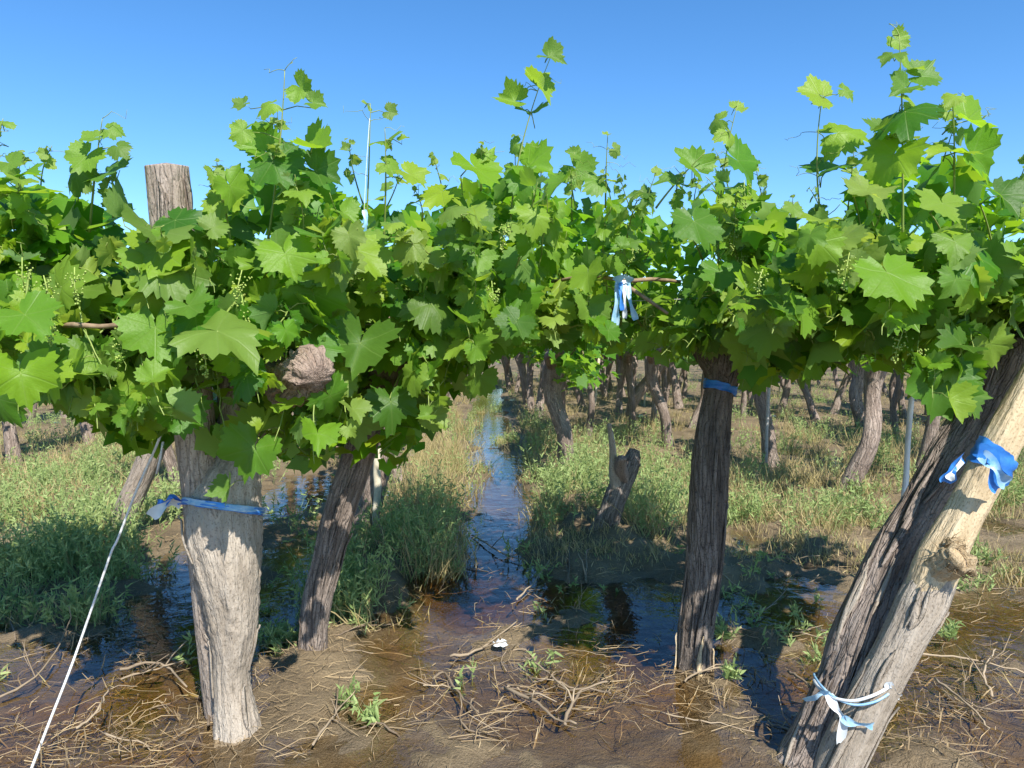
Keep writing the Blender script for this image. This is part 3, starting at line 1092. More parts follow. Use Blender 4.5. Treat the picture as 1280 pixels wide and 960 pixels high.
# more leaves where the skirt of the canopy hangs low and over the post
for vine, x0, x1, y0, y1, d0, d1, n in [(V1, 165, 275, 285, 530, 1.88, 2.08, 26), (V1, 20, 180, 440, 525, 1.9, 2.2, 14), (V3, 925, 1015, 430, 485, 2.4, 2.75, 14), (V4, 1030, 1180, 400, 470, 1.95, 2.3, 16),
                                        (V3, 830, 890, 425, 465, 2.5, 2.8, 7), (V2, 500, 600, 420, 520, 2.3, 2.7, 14), (V3, 620, 840, 400, 440, 2.6, 3.2, 18), (V1, 330, 440, 500, 580, 2.1, 2.4, 12), (V4, 1180, 1290, 380, 440, 1.9, 2.2, 8)]:
    for i in range(n):
        px, py = x0 + (x1 - x0) * ((i * .618) % 1), y0 + (y1 - y0) * (i + U(0, 1)) / n
        if ((px - 130) / 48) ** 2 + ((py - 406) / 22) ** 2 < 1 or ((px - 376) / 44) ** 2 + ((py - 470) / 36) ** 2 < 1 or ((px - 782) / 30) ** 2 + ((py - 382) / 42) ** 2 < 1:
            continue
        C = P(px, py, U(d0, d1))
        A = P(px + U(-30, 30), max(340, py - U(40, 90)), d1 + .25)
        shoot(vine, A, (A + C) * .5 + Vector((0, -.02, .06)), C, .003, (.12, .18), .3, .75, False, None, U(0, .5), 400, None, 0)

# inner foliage that reads as one dark mass behind the front leaves
HALF8 = [(0, 1.0), (36, .62), (56, .86), (95, .6), (118, .72), (160, .45), (180, .15)]


def cheap_leaf(g, p, N, T, size, mi=0):
    N = N.normalized()
    T = T - N * T.dot(N)
    T = T.normalized() if T.length > 1e-4 else N.orthogonal().normalized()
    X = T.cross(N)
    b = len(g.v)
    g.v.append(p)
    angs = (-160, -118, -95, -56, -36, 0, 36, 56, 95, 118, 160)
    for a in angs:
        e = lerp_tab(HALF8, abs(a)) * size * U(.9, 1.1)
        x, y = e * math.sin(R(a)), e * math.cos(R(a))
        g.v.append(p + X * x + T * y + N * (.22 * abs(x) - .25 * max(0, y) ** 2 / size))
    for k in range(len(angs) - 1):
        g.f.append((b, b + k + 2, b + k + 1))
        g.m.append(mi)


for vine, x0, x1, d0, d1, dc, ns, span, cap in ZONES:
    g = Geo()
    for i in range(900):
        px = U(x0, x1)
        t, b = lerp_tab(TOP, px), lerp_tab(BOT, px)
        py = t + 34 + (b - t - 40) * U(0, 1)
        p = P(px, py, U(d0 + .45 * (d1 - d0), d1 + .15))
        N, T = leaf_frame(p, rv(1).normalized(), .6)
        cheap_leaf(g, p, N, T, U(.05, .078))
    o = g.obj('inner_foliage', LEAF_FAR, vine, ORG[vine.name])
    o.color = (0, 0, 0, 1)
    tag(o, kind='stuff')

# ------------------------------------------------------------------ posts, pipes, wires
PL = thing('trellis_post', 'grey weathered round post rising above the leaves, left', 'post', G(282, 890))
g_, sp_ = None, None
top = P(208, 208, 2.20)
bot = G(282, 890)
dv = top - bot
o, spost = bark_obj('post_shaft', [(*(bot + dv * t), r) for t, r in ((-.06, .064), (.2, .062), (.5, .060), (.8, .059), (.93, .059), (1.0, .058))], WOOD_GREY, PL, 20, seg=40, n=90, ridge=.05, lump=.04, twist=.1)
bark_strips(o, spost, 8, 71, WOOD_GREY, .6, .98)

PR = thing('trellis_pole', 'leaning pale stripped wooden pole with a sawn knot, right front', 'pole', G(1046, 965))
o, spole = bark_obj('pole_shaft', px_path([(1034, 990, 2.06, 54), (1060, 930, 2.05, 54), (1096, 860, 2.04, 52), (1133, 790, 2.03, 52), (1155, 748, 2.03, 55), (1184, 690, 2.03, 40)]),
                    BARK_PALE, PR, 21, seg=44, n=60, ridge=.07, lump=.06, twist=.1)
tag(o, 'bark covered foot of the pole')
o2, spole2 = bark_obj('pole_top', px_path([(1140, 776, 2.03, 38), (1160, 735, 2.03, 50), (1178, 695, 2.03, 54), (1206, 640, 2.03, 44), (1233, 590, 2.03, 43), (1262, 535, 2.03, 43), (1298, 470, 2.04, 42), (1336, 400, 2.05, 42)]),
                      WOOD_PALE, PR, 22, seg=44, n=80, ridge=.06, lump=.12, twist=.2, rough=.03)
tag(o2, 'smooth pale wood stripped of its bark')
o3, sk = bark_obj('knot_stub', px_path([(1166, 716, 2.02, 34), (1180, 708, 1.99, 38), (1193, 700, 1.965, 38), (1199, 697, 1.955, 36)]), WOOD_CUT, PR, 23, seg=36, n=26, ridge=.2, lump=.2, rough=.12)
hollow = Geo()
c = P(1200, 697, 1.945)
axisv = (c - P(1178, 708, 1.99)).normalized()
sv = axisv.cross(Vector((0, 0, 1))).normalized()
uv_ = axisv.cross(sv)
att = []
for ring_r, dz in ((.040, -.010), (.043, .010), (.034, .016), (.026, -.004), (.020, -.012), (.0001, -.014)):
    for k in range(30):
        a = 2 * math.pi * k / 30
        w_ = 1 + .12 * math.sin(3 * a + 1) + .10 * math.sin(7 * a) + .08 * math.sin(13 * a + 2)
        hollow.v.append(c + (sv * math.cos(a) * .8 + uv_ * math.sin(a) * 1.15) * ring_r * w_ + axisv * (dz + .008 * math.sin(5 * a) * (dz > 0)))
        att.append((math.cos(a) * ring_r * 2, math.sin(a) * ring_r * 2, dz))
for i in range(5):
    for k in range(30):
        k2 = (k + 1) % 30
        hollow.f.append((i * 30 + k, i * 30 + k2, i * 30 + 30 + k2, i * 30 + 30 + k))
        hollow.m.append(1 if i > 2 else 0)
hollow.obj('broken_end', [WOOD_CUT, BARK_DARK], PR, c, attr={'bark': att})
fib = Geo()
for k in range(40):
    a = U(0, 2 * math.pi)
    rad = sv * math.cos(a) * .8 + uv_ * math.sin(a) * 1.15
    p = c + rad * U(.036, .044) - axisv * U(.0, .03)
    e = p + axisv * U(.015, .05) + rad * U(-.01, .03) + rv(.012)
    fib.tube([p, (p + e) * .5 + rv(.006), e], [.0016, .0012, .0005], 3)
tag(fib.obj('frayed_fibres', WOOD_CUT, PR, c, attr={'bark': [(v.x, v.y, v.z) for v in fib.v]}), kind='stuff')
bark_strips(o, spole, 8, 72, BARK_PALE)


LP = thing('trellis_post', 'leaning pale grey wooden post behind the white twine, left', 'post', G(138, 684))
bark_obj('post_shaft', px_path([(132, 700, 4.5, 30), (150, 655, 4.5, 28), (172, 605, 4.48, 28), (198, 545, 4.45, 28), (226, 480, 4.42, 28), (240, 448, 4.4, 26)]), WOOD_GREY, LP, 28, seg=26, n=50, ridge=.07, lump=.08, twist=.1)


def stake(name, label, cat, base, topp, r, mat, group=None, seg=7):
    g = Geo()
    n = 8
    path = [base.lerp(topp, i / (n - 1)) + (rv(r * .3) if 0 < i < n - 1 else Vector()) for i in range(n)]
    path[0] = path[0] - Vector((0, 0, .05))
    g.tube(path, [r * U(.92, 1.06) for _ in range(n)], seg)
    return tag(g.obj(name, mat, None, base), label, cat, group)


stake('drip_pipe', 'thin white plastic pipe standing beside the leaning trunk', 'pipe', P(1128, 648, 3.0), P(1142, 470, 3.0), .011, WHITEP)
stake('drip_pipe', 'thin grey pipe in front of a dark far trunk, right of the banded trunk', 'pipe', G(957, 588), P(962, 465, G(957, 588).y), .016, WIRE)
stake('wooden_stake', 'short pale stake just behind the slender leaning trunk', 'stake', G(470, 672), P(472, 560, G(470, 672).y), .024, STAKE)
for i, (bx, by, tx, ty, r, lab) in enumerate([
    (706, 562, 706, 515, .020, 'pale stake among weeds left of the far dark trunk'),
    (744, 508, 749, 445, .026, 'tall pale stake upright among the distant trunks'),
    (692, 500, 694, 445, .026, 'pale stake at the left end of the distant trunks'),
    (808, 488, 812, 432, .030, 'pale stake in the distant trunks above the stump'),
    (775, 495, 786, 440, .030, 'slanting pale stake in the middle of the distant trunks'),
    (806, 508, 806, 482, .020, 'shortest pale stake in the distance, right of the stump'),
]):
    b = G(bx, by)
    stake('wooden_stake', lab, 'stake', b, P(tx, ty, b.y), r, STAKE, 'pale stakes between the rows')

for i, (x0, y0, d0, x1, y1, d1, lab) in enumerate([
    (-260, 402, 2.4, 640, 398, 2.75, 'thin trellis wire running through the leaves on the left'),
    (560, 372, 3.0, 1040, 360, 2.8, 'thin trellis wire behind the hanging blue strips'),
    (980, 402, 2.5, 1600, 408, 2.4, 'thin trellis wire running through the leaves on the right')]):
    a, b = P(x0, y0, d0), P(x1, y1, d1)
    g = Geo()
    g.tube([a.lerp(b, t / 12) - Vector((0, 0, .03 * math.sin(math.pi * t / 12))) for t in range(13)], .0016, 5)
    tag(g.obj('trellis_wire', WIRE, None, a), lab, 'wire', 'trellis wires')


# ------------------------------------------------------------------ plastic ties
def wrap(name, label, cat, sp, t, half, mat, grow=1.12, tilt=.15, tails=(), mat2=None, extra=None, scale=(1, 1)):
    """a ribbon wound round a trunk at path fraction t, knotted, with loose tails"""
    i = int(t * (len(sp) - 1))
    path = [Vector(p[:3]) for p in sp]
    tt, s, n = frames(path)[i]
    c, r = path[i], sp[i][3]
    if extra is not None:
        c = c + extra
    root = thing(name, label, cat, c)
    for turn in range(2):
        g = Geo()
        seg = 40
        rows = 5
        for k in range(seg):
            a = 2 * math.pi * k / seg
            rad = s * math.cos(a) * scale[0] + n * math.sin(a) * scale[1]
            wob = 1 + .03 * math.sin(5 * a + turn) + .02 * noise.noise(Vector((math.cos(a) * 3, math.sin(a) * 3, turn * 7)))
            zc = tilt * r * math.sin(a + 1.0 + turn * .9) + (turn - .5) * half * .55
            hh = half * (1 + .35 * noise.noise(Vector((math.cos(a) * 2, math.sin(a) * 2, 3 + turn))))
            for j in range(rows):
                f = j / (rows - 1) * 2 - 1
                g.v.append(c + rad * (r * (grow + .012 * turn) * wob + .004 * math.cos(f * 7 + a * 4)) + tt * (zc + f * hh))
        for k in range(seg):
            for j in range(rows - 1):
                k2 = (k + 1) % seg
                g.f.append((k * rows + j, k2 * rows + j, k2 * rows + j + 1, k * rows + j + 1))
                g.m.append(0)
        g.obj('band', mat if turn == 0 or mat2 is None else mat2, root, c)
    for start, pts, w, mt in tails:
        loose(root, [P(*start)] + [P(*q) for q in pts], w, mt)
    return root


def loose(parent, pts, w, mat, name='loose_end'):
    g = Geo()
    sp = smooth_path([tuple(p) for p in pts], 14)
    path = [Vector(p) for p in sp]
    ups = []
    for i, p in enumerate(path):
        f = i / 13
        t = frames(path)[i][0]
        sd = t.cross(Vector((.2 * math.sin(f * 6), 1, .3)))
        sd = sd.normalized() if sd.length > 1e-3 else Vector((0, 0, 1))
        ups.append((sd + Vector((0, .5 * math.sin(f * 7), 0))).normalized() * (1 + .4 * math.sin(f * 9)))
    # a crumpled strip, three points wide
    b = 0
    for i, p in enumerate(path):
        nn = ups[i].cross(frames(path)[i][0]).normalized()
        g.v += [p - ups[i] * w, p + nn * w * .5, p + ups[i] * w]
    for i in range(13):
        for j in range(2):
            g.f.append((i * 3 + j, i * 3 + j + 1, i * 3 + 4 + j, i * 3 + 3 + j))
            g.m.append(0)
    return g.obj(name, mat, parent, pts[0])


k1 = min(range(len(S1)), key=lambda i: abs(proj(Vector(S1[i][:3]))[1] - 632)) / (len(S1) - 1)
wrap('plastic_ribbon', 'blue plastic ribbon tied round the pale left trunk', 'ribbon', S1, k1, .010, BLUE, 1.10, .05, mat2=LIGHTBLUE,
     tails=[((226, 632, 2.28), [(214, 628, 2.27), (203, 634, 2.25), (188, 646, 2.24)], .014, WHITEP),
            ((226, 630, 2.28), [(216, 620, 2.27), (206, 630, 2.26), (196, 628, 2.26)], .010, BLUE)])
k3 = min(range(len(S3)), key=lambda i: abs(proj(Vector(S3[i][:3]))[1] - 486)) / (len(S3) - 1)
wrap('plastic_ribbon', 'dark blue plastic band round the upright dark trunk under the leaves', 'ribbon', S3, k3, .014, BLUE, 1.12, .12)
kp = min(range(len(spole2)), key=lambda i: abs(proj(Vector(spole2[i][:3]))[1] - 578)) / (len(spole2) - 1)
rag = wrap('plastic_rag', 'bright blue plastic rag knotted round the pale leaning pole', 'rag', spole2, kp, .028, BLUE, 1.16, .3,
           tails=[((1222, 566, 1.95), [(1240, 572, 1.93), (1246, 592, 1.92), (1252, 612, 1.93)], .020, BLUE),
                  ((1226, 568, 1.95), [(1242, 580, 1.92), (1252, 596, 1.91), (1260, 606, 1.92)], .014, LIGHTBLUE),
                  ((1206, 572, 1.95), [(1194, 582, 1.93), (1188, 594, 1.93), (1182, 604, 1.94)], .016, BLUE),
                  ((1204, 575, 1.95), [(1192, 590, 1.93), (1186, 600, 1.93)], .010, WHITEP)])
cord = thing('binding_twine', 'white and pale blue twine binding trunk and pole near the ground, right', 'twine', P(1078, 868, 2.0))
for dy, rr_ in ((0, .0045), (9, .0035)):
    g = Geo()
    lp = [(1018, 852, 2.14), (1026, 862, 2.06), (1042, 872, 2.015), (1066, 876, 1.985), (1092, 869, 1.975), (1112, 858, 1.99), (1122, 850, 2.06), (1108, 846, 2.22), (1060, 846, 2.30), (1022, 848, 2.24), (1018, 852, 2.14)]
    g.tube([Vector(p) for p in smooth_path([tuple(P(x, y + dy * math.sin(x * .03), d)) for x, y, d in lp], 50)], rr_, 6)
    g.obj('loop', WHITEP if dy == 0 else LIGHTBLUE, cord, P(1078, 868, 2.0))
for st, pts, w, mt in [((1036, 868, 2.02), [(1044, 884, 2.0), (1054, 900, 1.99), (1050, 930, 2.0)], .010, WHITEP),
                       ((1036, 868, 2.02), [(1028, 866, 2.02), (1018, 872, 2.03), (1004, 876, 2.06)], .010, LIGHTBLUE),
                       ((1052, 898, 1.99), [(1066, 904, 1.98), (1082, 906, 1.97), (1092, 908, 1.97)], .009, LIGHTBLUE),
                       ((1108, 860, 1.985), [(1114, 856, 1.98), (1120, 868, 1.99), (1126, 872, 2.0)], .007, WHITEP)]:
    loose(cord, [P(*st)] + [P(*q) for q in pts], w, mt)
hs = thing('plastic_strips', 'light blue and white plastic strips hanging from a cane, centre', 'plastic strip', P(778, 350, 2.58))
for (a, b, c_, w, mt) in (((774, 350, 2.58), (771, 375, 2.57), (769, 408, 2.58), .010, LIGHTBLUE), ((780, 350, 2.58), (781, 375, 2.56), (781, 398, 2.57), .006, WHITEP),
                          ((784, 352, 2.58), (788, 378, 2.56), (795, 400, 2.57), .008, LIGHTBLUE), ((776, 352, 2.57), (776, 370, 2.56), (778, 388, 2.56), .006, BLUE),
                          ((768, 352, 2.58), (780, 346, 2.55), (790, 353, 2.58), .010, LIGHTBLUE)):
    loose(hs, [P(*a), P(*b), P(*c_)], w, mt, 'strip')
hs2 = thing('plastic_strip', 'pale plastic strip tied to an upright string above the leaves, left of centre', 'plastic strip', P(456, 262, 2.3))
loose(hs2, [P(455, 262, 2.3), P(458, 278, 2.29), P(453, 298, 2.3)], .006, LIGHTBLUE, 'strip')
gs = Geo()
gs.tube([P(462, 148, 2.34), P(458, 205, 2.32), P(455, 265, 2.3), P(452, 330, 2.32)], 0.0008, 5)
gs.obj('string', ROPE, hs2, P(462, 148, 2.34))
g = Geo()
rp = smooth_path([tuple(p) for p in (G(30, 985), G(58, 912, .06), P(92, 825, 2.42), P(128, 722, 2.42), P(140, 688, 2.41), P(148, 672, 2.41), P(170, 615, 2.38), P(190, 570, 2.33), P(207, 530, 2.30), P(222, 505, 2.30))], 50)
g.tube([Vector(p) for p in rp], .0042, 6)
tag(g.obj('twine', ROPE, None, Vector(rp[0])), 'white twine slanting from the left post down to the ground', 'twine')
g = Geo()
g.tube([P(204, 552, 2.32), P(200, 575, 2.33), P(196, 592, 2.34)], .004, 5)
tag(g.obj('twine', ROPE, None, P(204, 552, 2.32)), 'short frayed end of twine hanging below the left leaves', 'twine')

# ------------------------------------------------------------------ vines behind
def far_trunk_mesh(seed):
    rr = random.Random(seed)
    lx = rr.uniform(-.2, .2)
    pts = [(0, 0, -.06, .085), (lx * .2, 0, .12, .068), (lx * .5 + rr.uniform(-.06, .06), rr.uniform(-.05, .05), .42, .060), (lx * .8 + rr.uniform(-.04, .04), rr.uniform(-.08, .08), .76, .066), (lx, 0, 1.02, .085), (lx, 0, 1.1, .06)]
    g, att, sp = bark_tube(pts, seed, seg=14, n=26, ridge=.12, lump=.22)
    for s in (-1, 1):
        h, at2, _ = bark_tube([(lx, 0, .98, .05), (lx + .04 * s, .22 * s, 1.10, .045), (lx + rr.uniform(-.1, .1), .6 * s, 1.16, .03)], seed + s, seg=9, n=12, ridge=.15, lump=.25)
        o = len(g.v)
        g.v += h.v
        att += at2
        g.f += [tuple(i + o for i in f) for f in h.f]
        g.m += h.m
    ob = g.obj('trunk', BARK_FAR, None, (0, 0, 0), attr={'bark': att})
    me = ob.data
    bpy.data.objects.remove(ob)
    return me


def far_crown_mesh(seed, n, hw, zlo=1.02, zhi=1.62, bias=0.0):
    rr = random.Random(seed)
    g = Geo()
    for i in range(n):
        y = rr.uniform(-.95, .95)
        bulge = .75 + .35 * noise.noise(Vector((seed, y * 1.6, 2)))
        x = max(-1, min(1, rr.gauss(0, .45))) * hw * bulge + bias
        z = zlo + (zhi - zlo) * rr.random() ** .9 * bulge * 1.15
        if rr.random() < .12:
            z += rr.uniform(.05, .22)
        if rr.random() < .12:
            z -= rr.uniform(.02, .14)
        p = Vector((x, y, z))
        N, T = leaf_frame(p, Vector((x, 0, .2)).normalized(), .5)
        cheap_leaf(g, p, N, T, rr.uniform(.05, .082))
    for i in range(14):
        a = Vector((rr.uniform(-.05, .05), rr.uniform(-.7, .7), 1.12))
        b = Vector((rr.uniform(-hw, hw), a.y + rr.uniform(-.3, .3), rr.uniform(1.0, 1.75)))
        g.tube([a, (a + b) * .5 + Vector((0, 0, .1)), b], [.006, .005, .003], 3, 1)
    ob = g.obj('crown', [LEAF_FAR, CANE], None, (0, 0, 0))
    ob.data.name = 'crown'
    me = ob.data
    bpy.data.objects.remove(ob)
    return me


FT = [far_trunk_mesh(100 + i) for i in range(7)]
FC = [far_crown_mesh(200 + i, 430, .40, 1.06) for i in range(4)]
FCL = [far_crown_mesh(210 + i, 460, .34, .90, bias=-.06) for i in range(2)]
FCR = [far_crown_mesh(220 + i, 460, .34, .90, bias=.06) for i in range(2)]


def far_vine(loc, label, group, L, ti=None, sc=1.0, rz=None, lean=0.0, crown=True, thick=1.0):
    r = thing('grape_vine', label, 'grapevine', loc, group)
    t = link_mesh('trunk', FT[ti if ti is not None else RND.randrange(7)], r, loc)
    t.rotation_euler = (U(-.06, .06), lean + U(-.05, .05), 0) if RND.random() < .5 else (U(-.06, .06), -lean + U(-.05, .05), math.pi)
    t.scale = (sc * thick * U(.85, 1.1), 1, sc)
    if crown:
        if L is not None and abs(L) < 1:
            me = RND.choice(FCL if L < 0 else FCR)
            rz = 0
        else:
            me = RND.choice(FC)
            rz = RND.choice((0, math.pi)) if rz is None else rz
        c = link_mesh('crown', me, r, loc)
        c.rotation_euler = (0, 0, rz + U(-.08, .08))
        c.scale = (1, 1, U(.94, 1.06))
        c.color = (U(0, .15), 0, 0, 1)
        tag(c, kind='stuff')
    return r


SPECIAL = [G(138, 684)]
for px, by, thick, lean, lab in [
    (712, 602, 1.25, .0, 'dark stout vine trunk standing at the right edge of the water lane'),
    (850, 512, 1.25, .12, 'dark far vine trunk just left of the blue banded trunk'),
    (966, 584, 1.0, .05, 'dark vine trunk behind the thin grey pipe'),
    (1082, 540, 1.7, .10, 'broad dark vine trunk behind weeds, right of centre'),
    (1148, 600, 1.0, .05, 'brown vine trunk just behind the white pipe'),
    (20, 584, .85, .0, 'narrow mottled vine trunk at the far left edge'),
    (452, 664, 1.1, .1, 'pale vine trunk right behind the slender leaning trunk'),
    (660, 506, 1.2, .0, 'far brown vine trunk at the left of the distant rows'),
    (792, 545, .8, .0, 'thin far vine with a long arm slanting right, above the broken stump'),
]:
    b = G(px, by)
    L = b.x - row_x(0, b.y)
    SPECIAL.append(b)
    ARMVINE = far_vine(b, lab, 'vines in the rows behind', L, None, U(.95, 1.05), None, lean, True, thick)

CROWD = [(644, 492), (672, 522), (686, 498), (698, 540), (728, 508), (737, 548), (758, 500), (772, 520), (800, 502), (816, 532), (829, 508), (838, 560), (752, 482), (784, 480), (690, 478), (930, 520), (1010, 500), (1040, 520), (1200, 560), (1250, 540), (655, 484), (664, 512), (679, 486), (705, 490), (716, 484), (722, 496), (742, 490), (764, 488), (780, 497), (790, 492), (806, 490), (822, 490), (845, 492), (855, 500), (900, 503), (945, 498), (985, 495), (1065, 504), (1130, 524), (1165, 532)]
MARKS = [(612, 'far end of the water lane'), (712, 'dark stout trunk by the lane'), (770, 'leaning old stump'), (880, 'blue banded trunk'), (957, 'thin grey pipe'), (1082, 'broad dark trunk'), (1138, 'white pipe')]
RANK = ['nearest', 'second nearest', 'third nearest', 'fourth nearest', 'fifth nearest', 'sixth nearest', 'seventh nearest', 'eighth nearest', 'ninth nearest', 'tenth nearest']


def crowd_side(px):
    m = min(MARKS, key=lambda q: abs(q[0] - px))
    return ('left' if px < m[0] else 'right') + ' of the ' + m[1]


def crowd_label(px, by):
    same = sorted([(c[1], c[0]) for c in CROWD if crowd_side(c[0]) == crowd_side(px)], reverse=True)
    return '%s slim crooked vine trunk %s' % (RANK[same.index((by, px))] if len(same) > 1 else 'single', crowd_side(px))


for k, (px, by) in enumerate(CROWD):
    b = G(px, by)
    SPECIAL.append(b)
    far_vine(b, crowd_label(px, by), 'crowded slim vines beyond the water', b.x - row_x(0, b.y), None, U(.95, 1.08), None, U(-.16, .16), True, U(.6, 1.1))

# the broken stump
ST = thing('vine_stump', 'short dark old vine stump leaning right with broken snags, beside the water', 'stump', G(756, 684))
ds = G(756, 684).y
bark_obj('trunk', px_path([(742, 694, ds, 44), (752, 670, ds, 34), (764, 636, ds, 28), (776, 605, ds + .03, 28), (788, 578, ds + .05, 24), (793, 562, ds + .06, 14)]), BARK_DARK, ST, 24, seg=26, n=56, ridge=.18, lump=.26, rough=.1)
bark_obj('snag', px_path([(773, 615, ds, 15), (767, 590, ds - .03, 12), (766, 565, ds - .04, 9), (761, 530, ds - .05, 5)]), BARK_PALE, ST, 25, seg=14, n=20, ridge=.15, lump=.25)
bark_obj('snag', px_path([(780, 600, ds, 14), (776, 584, ds - .06, 16), (778, 572, ds - .09, 12)]), KNOB, ST, 26, seg=18, n=20, ridge=.2, lump=.3, rough=.15)
SPECIAL.append(G(756, 684))
da = G(792, 545).y
bark_obj('arm', px_path([(786, 520, da, 9), (794, 497, da, 13), (812, 474, da, 14), (832, 448, da, 14), (846, 425, da, 11)]), KNOB, ARMVINE, 27, seg=16, n=24, ridge=.15, lump=.2)

rows = [-16, -13.7, -11.4, -9.1, -6.8, -4.5, -2.35, -.72, .80, 2.9, 5.1, 7.4, 9.7, 12, 14.3, 16.6]
n_far = 0
SIDE = {-4.5: 'third row left of the water lane', -2.35: 'second row left of the water lane', -.72: 'row just left of the water lane', .80: 'row just right of the water lane',
        2.9: 'second row right of the water lane', 5.1: 'third row right of the water lane'}
ORD = ['nearest', 'second', 'third', 'fourth', 'fifth', 'sixth']
for L in rows:
    y = 5.0 + U(0, 1.0)
    seq = 0
    while y < 24:
        loc = Vector((row_x(L, y) + U(-.12, .12), y, 0))
        px, py = proj(loc)
        vis = -200 < px < 1480
        if vis and all((loc - s).length > .7 for s in SPECIAL) and n_far < 285 and not (abs(L) < 1 and y < 5.6):
            loc.z = height(loc.x, loc.y) - .02
            near = y < 9
            lab = 'grapevine with a gnarled brown trunk far back in the rows stretching away'
            if L in SIDE and seq < 6:
                lab = '%s plain brown vine from the front in the %s' % (ORD[seq], SIDE[L])
            seq += 1
            far_vine(loc, lab, 'vines in the rows behind', L, None, U(.93, 1.08), None, U(-.16, .16), True, U(.55, 1.05))
            n_far += 1
        y += (1.5 if y < 9 else 1.1) + U(-.2, .3)
# beyond them the rows read as one mass
for k in range(1):
    g = Geo()
    for i in range(20000):
        y = 23 + 50 * RND.random() ** 1.5
        L = RND.choice([r * 1.0 for r in range(-44, 45, 2)]) + RND.gauss(0, .4)
        p = Vector((row_x(L, y), y, U(.75, 1.8)))
        N, T = leaf_frame(p, rv(1).normalized(), .5)
        g.poly([p + rv(.16) for _ in range(3)] if False else [p, p + T.normalized() * .34 + rv(.05), p + T.cross(N).normalized() * .34])
    o = g.obj('distant_vineyard', LEAF_FAR, None, (0, 0, 0), smooth=False)
    o.color = (.1, 0, 0, 1)
    tag(o, 'far off vine rows merging into one green mass', 'vineyard', kind='stuff')

# ------------------------------------------------------------------ weeds, grass, litter
def blade(g, p, d, ln, w, bend, mi=0):
    side = d.cross(Vector((U(-1, 1), U(-1, 1), .1)))
    side = side.normalized() * w
    m = p + d * ln * .55 + bend * ln * .15
    e = p + d * ln + bend * ln * .5
    b = len(g.v)
    g.v += [p - side, p + side, m + side * .8, m - side * .8, e]
    g.f += [(b, b + 1, b + 2, b + 3), (b + 3, b + 2, b + 4)]
    g.m += [mi, mi]


def weed(g, p, h, spread, ns, foot=.05):
    """bushy upright weed: stems with many narrow leaflets"""
    for s in range(ns):
        d = Vector((RND.gauss(0, spread), RND.gauss(0, spread), 1)).normalized()
        hh = h * U(.55, 1.1)
        b = p + Vector((RND.gauss(0, foot), RND.gauss(0, foot), 0)) if foot else p.copy()
        blade(g, b, d, hh, .0016, rv(.2))
        for k in range(9):
            f = U(.2, 1)
            q = b + d * hh * f
            dd = (d * U(.2, 1) + rv(.9)).normalized()
            blade(g, q, dd, U(.02, .045), U(.0028, .0055), rv(.4))


def grass(g, p, h, n, spread=.35):
    for s in range(n):
        d = Vector((RND.gauss(0, spread), RND.gauss(0, spread), 1)).normalized()
        blade(g, p + Vector((RND.gauss(0, .05), RND.gauss(0, .05), 0)), d, h * U(.4, 1.1), U(.0015, .0032), rv(.7) + Vector((0, 0, -.3)))


gw, gd = Geo(), Geo()
# weed patches: px, py of the foot, half width px, half height px, count, plant height m, dry share
PATCH = [
    (60, 618, 90, 22, 60, .26, .1), (110, 700, 70, 36, 60, .30, .05), (30, 720, 50, 30, 34, .26, .05), (120, 585, 90, 18, 36, .22, .5), (60, 560, 90, 16, 30, .26, .4),
    (15, 660, 40, 24, 18, .24, .3), (540, 700, 40, 26, 34, .34, .35), (535, 650, 40, 30, 36, .36, .75), (560, 590, 40, 26, 40, .36, .8), (500, 690, 30, 18, 16, .28, .3),
    (575, 540, 28, 18, 26, .34, .7), (820, 660, 36, 28, 44, .36, .25), (830, 610, 30, 26, 26, .32, .2), (720, 620, 40, 24, 34, .32, .1), (745, 590, 40, 24, 34, .30, .3),
    (700, 560, 40, 22, 36, .32, .4), (670, 540, 36, 18, 26, .30, .5), (760, 545, 40, 18, 26, .30, .5), (940, 610, 40, 22, 28, .28, .4), (1010, 560, 60, 22, 44, .30, .15),
    (1085, 575, 50, 20, 44, .30, .3), (990, 615, 70, 16, 40, .20, .75), (1060, 630, 60, 14, 26, .18, .6), (1060, 660, 60, 16, 30, .22, .15), (1010, 660, 26, 14, 16, .22, .1),
    (1180, 620, 60, 24, 30, .26, .3), (1260, 630, 40, 24, 30, .28, .3), (1265, 600, 40, 20, 24, .28, .4), (430, 760, 34, 28, 30, .26, .05), (350, 800, 20, 10, 6, .10, .1),
    (935, 650, 26, 16, 14, .2, .2), (620, 480, 40, 12, 20, .3, .6), (880, 590, 30, 20, 14, .26, .3), (690, 650, 30, 20, 22, .26, .1), (115, 775, 40, 16, 12, .16, .1),
    (20, 770, 40, 16, 10, .12, .4), (1110, 560, 40, 16, 24, .28, .3), (980, 520, 60, 16, 34, .3, .4), (1000, 695, 90, 18, 44, .09, .85), (1250, 705, 60, 22, 40, .12, .75), (1120, 700, 60, 22, 30, .10, .8), (930, 650, 40, 14, 24, .12, .7), (700, 690, 50, 20, 30, .10, .7), (636, 556, 14, 6, 8, .14, .5), (604, 592, 14, 6, 8, .14, .5), (662, 604, 16, 6, 10, .14, .5), (616, 514, 14, 5, 8, .16, .5), (770, 700, 60, 14, 24, .08, .9), (440, 700, 26, 20, 12, .22, .3),
]
for px, py, rx, ry, n, h, dry in PATCH:
    if px > 640:
        n, dry = int(n * .72), min(1, dry + .18)
    for i in range(n):
        q = G(px + RND.gauss(0, .5) * rx, max(455, py + RND.gauss(0, .5) * ry))
        q.z = max(height(q.x, q.y), -.02) - .01
        if RND.random() < dry:
            grass(gd, q, h * U(.8, 1.2), 26)
            if RND.random() < .4:
                grass(gw, q, h * .7, 8)
        else:
            weed(gw, q, h * U(.7, 1.15), .28, 9)
            grass(gw, q, h * .6, 8)
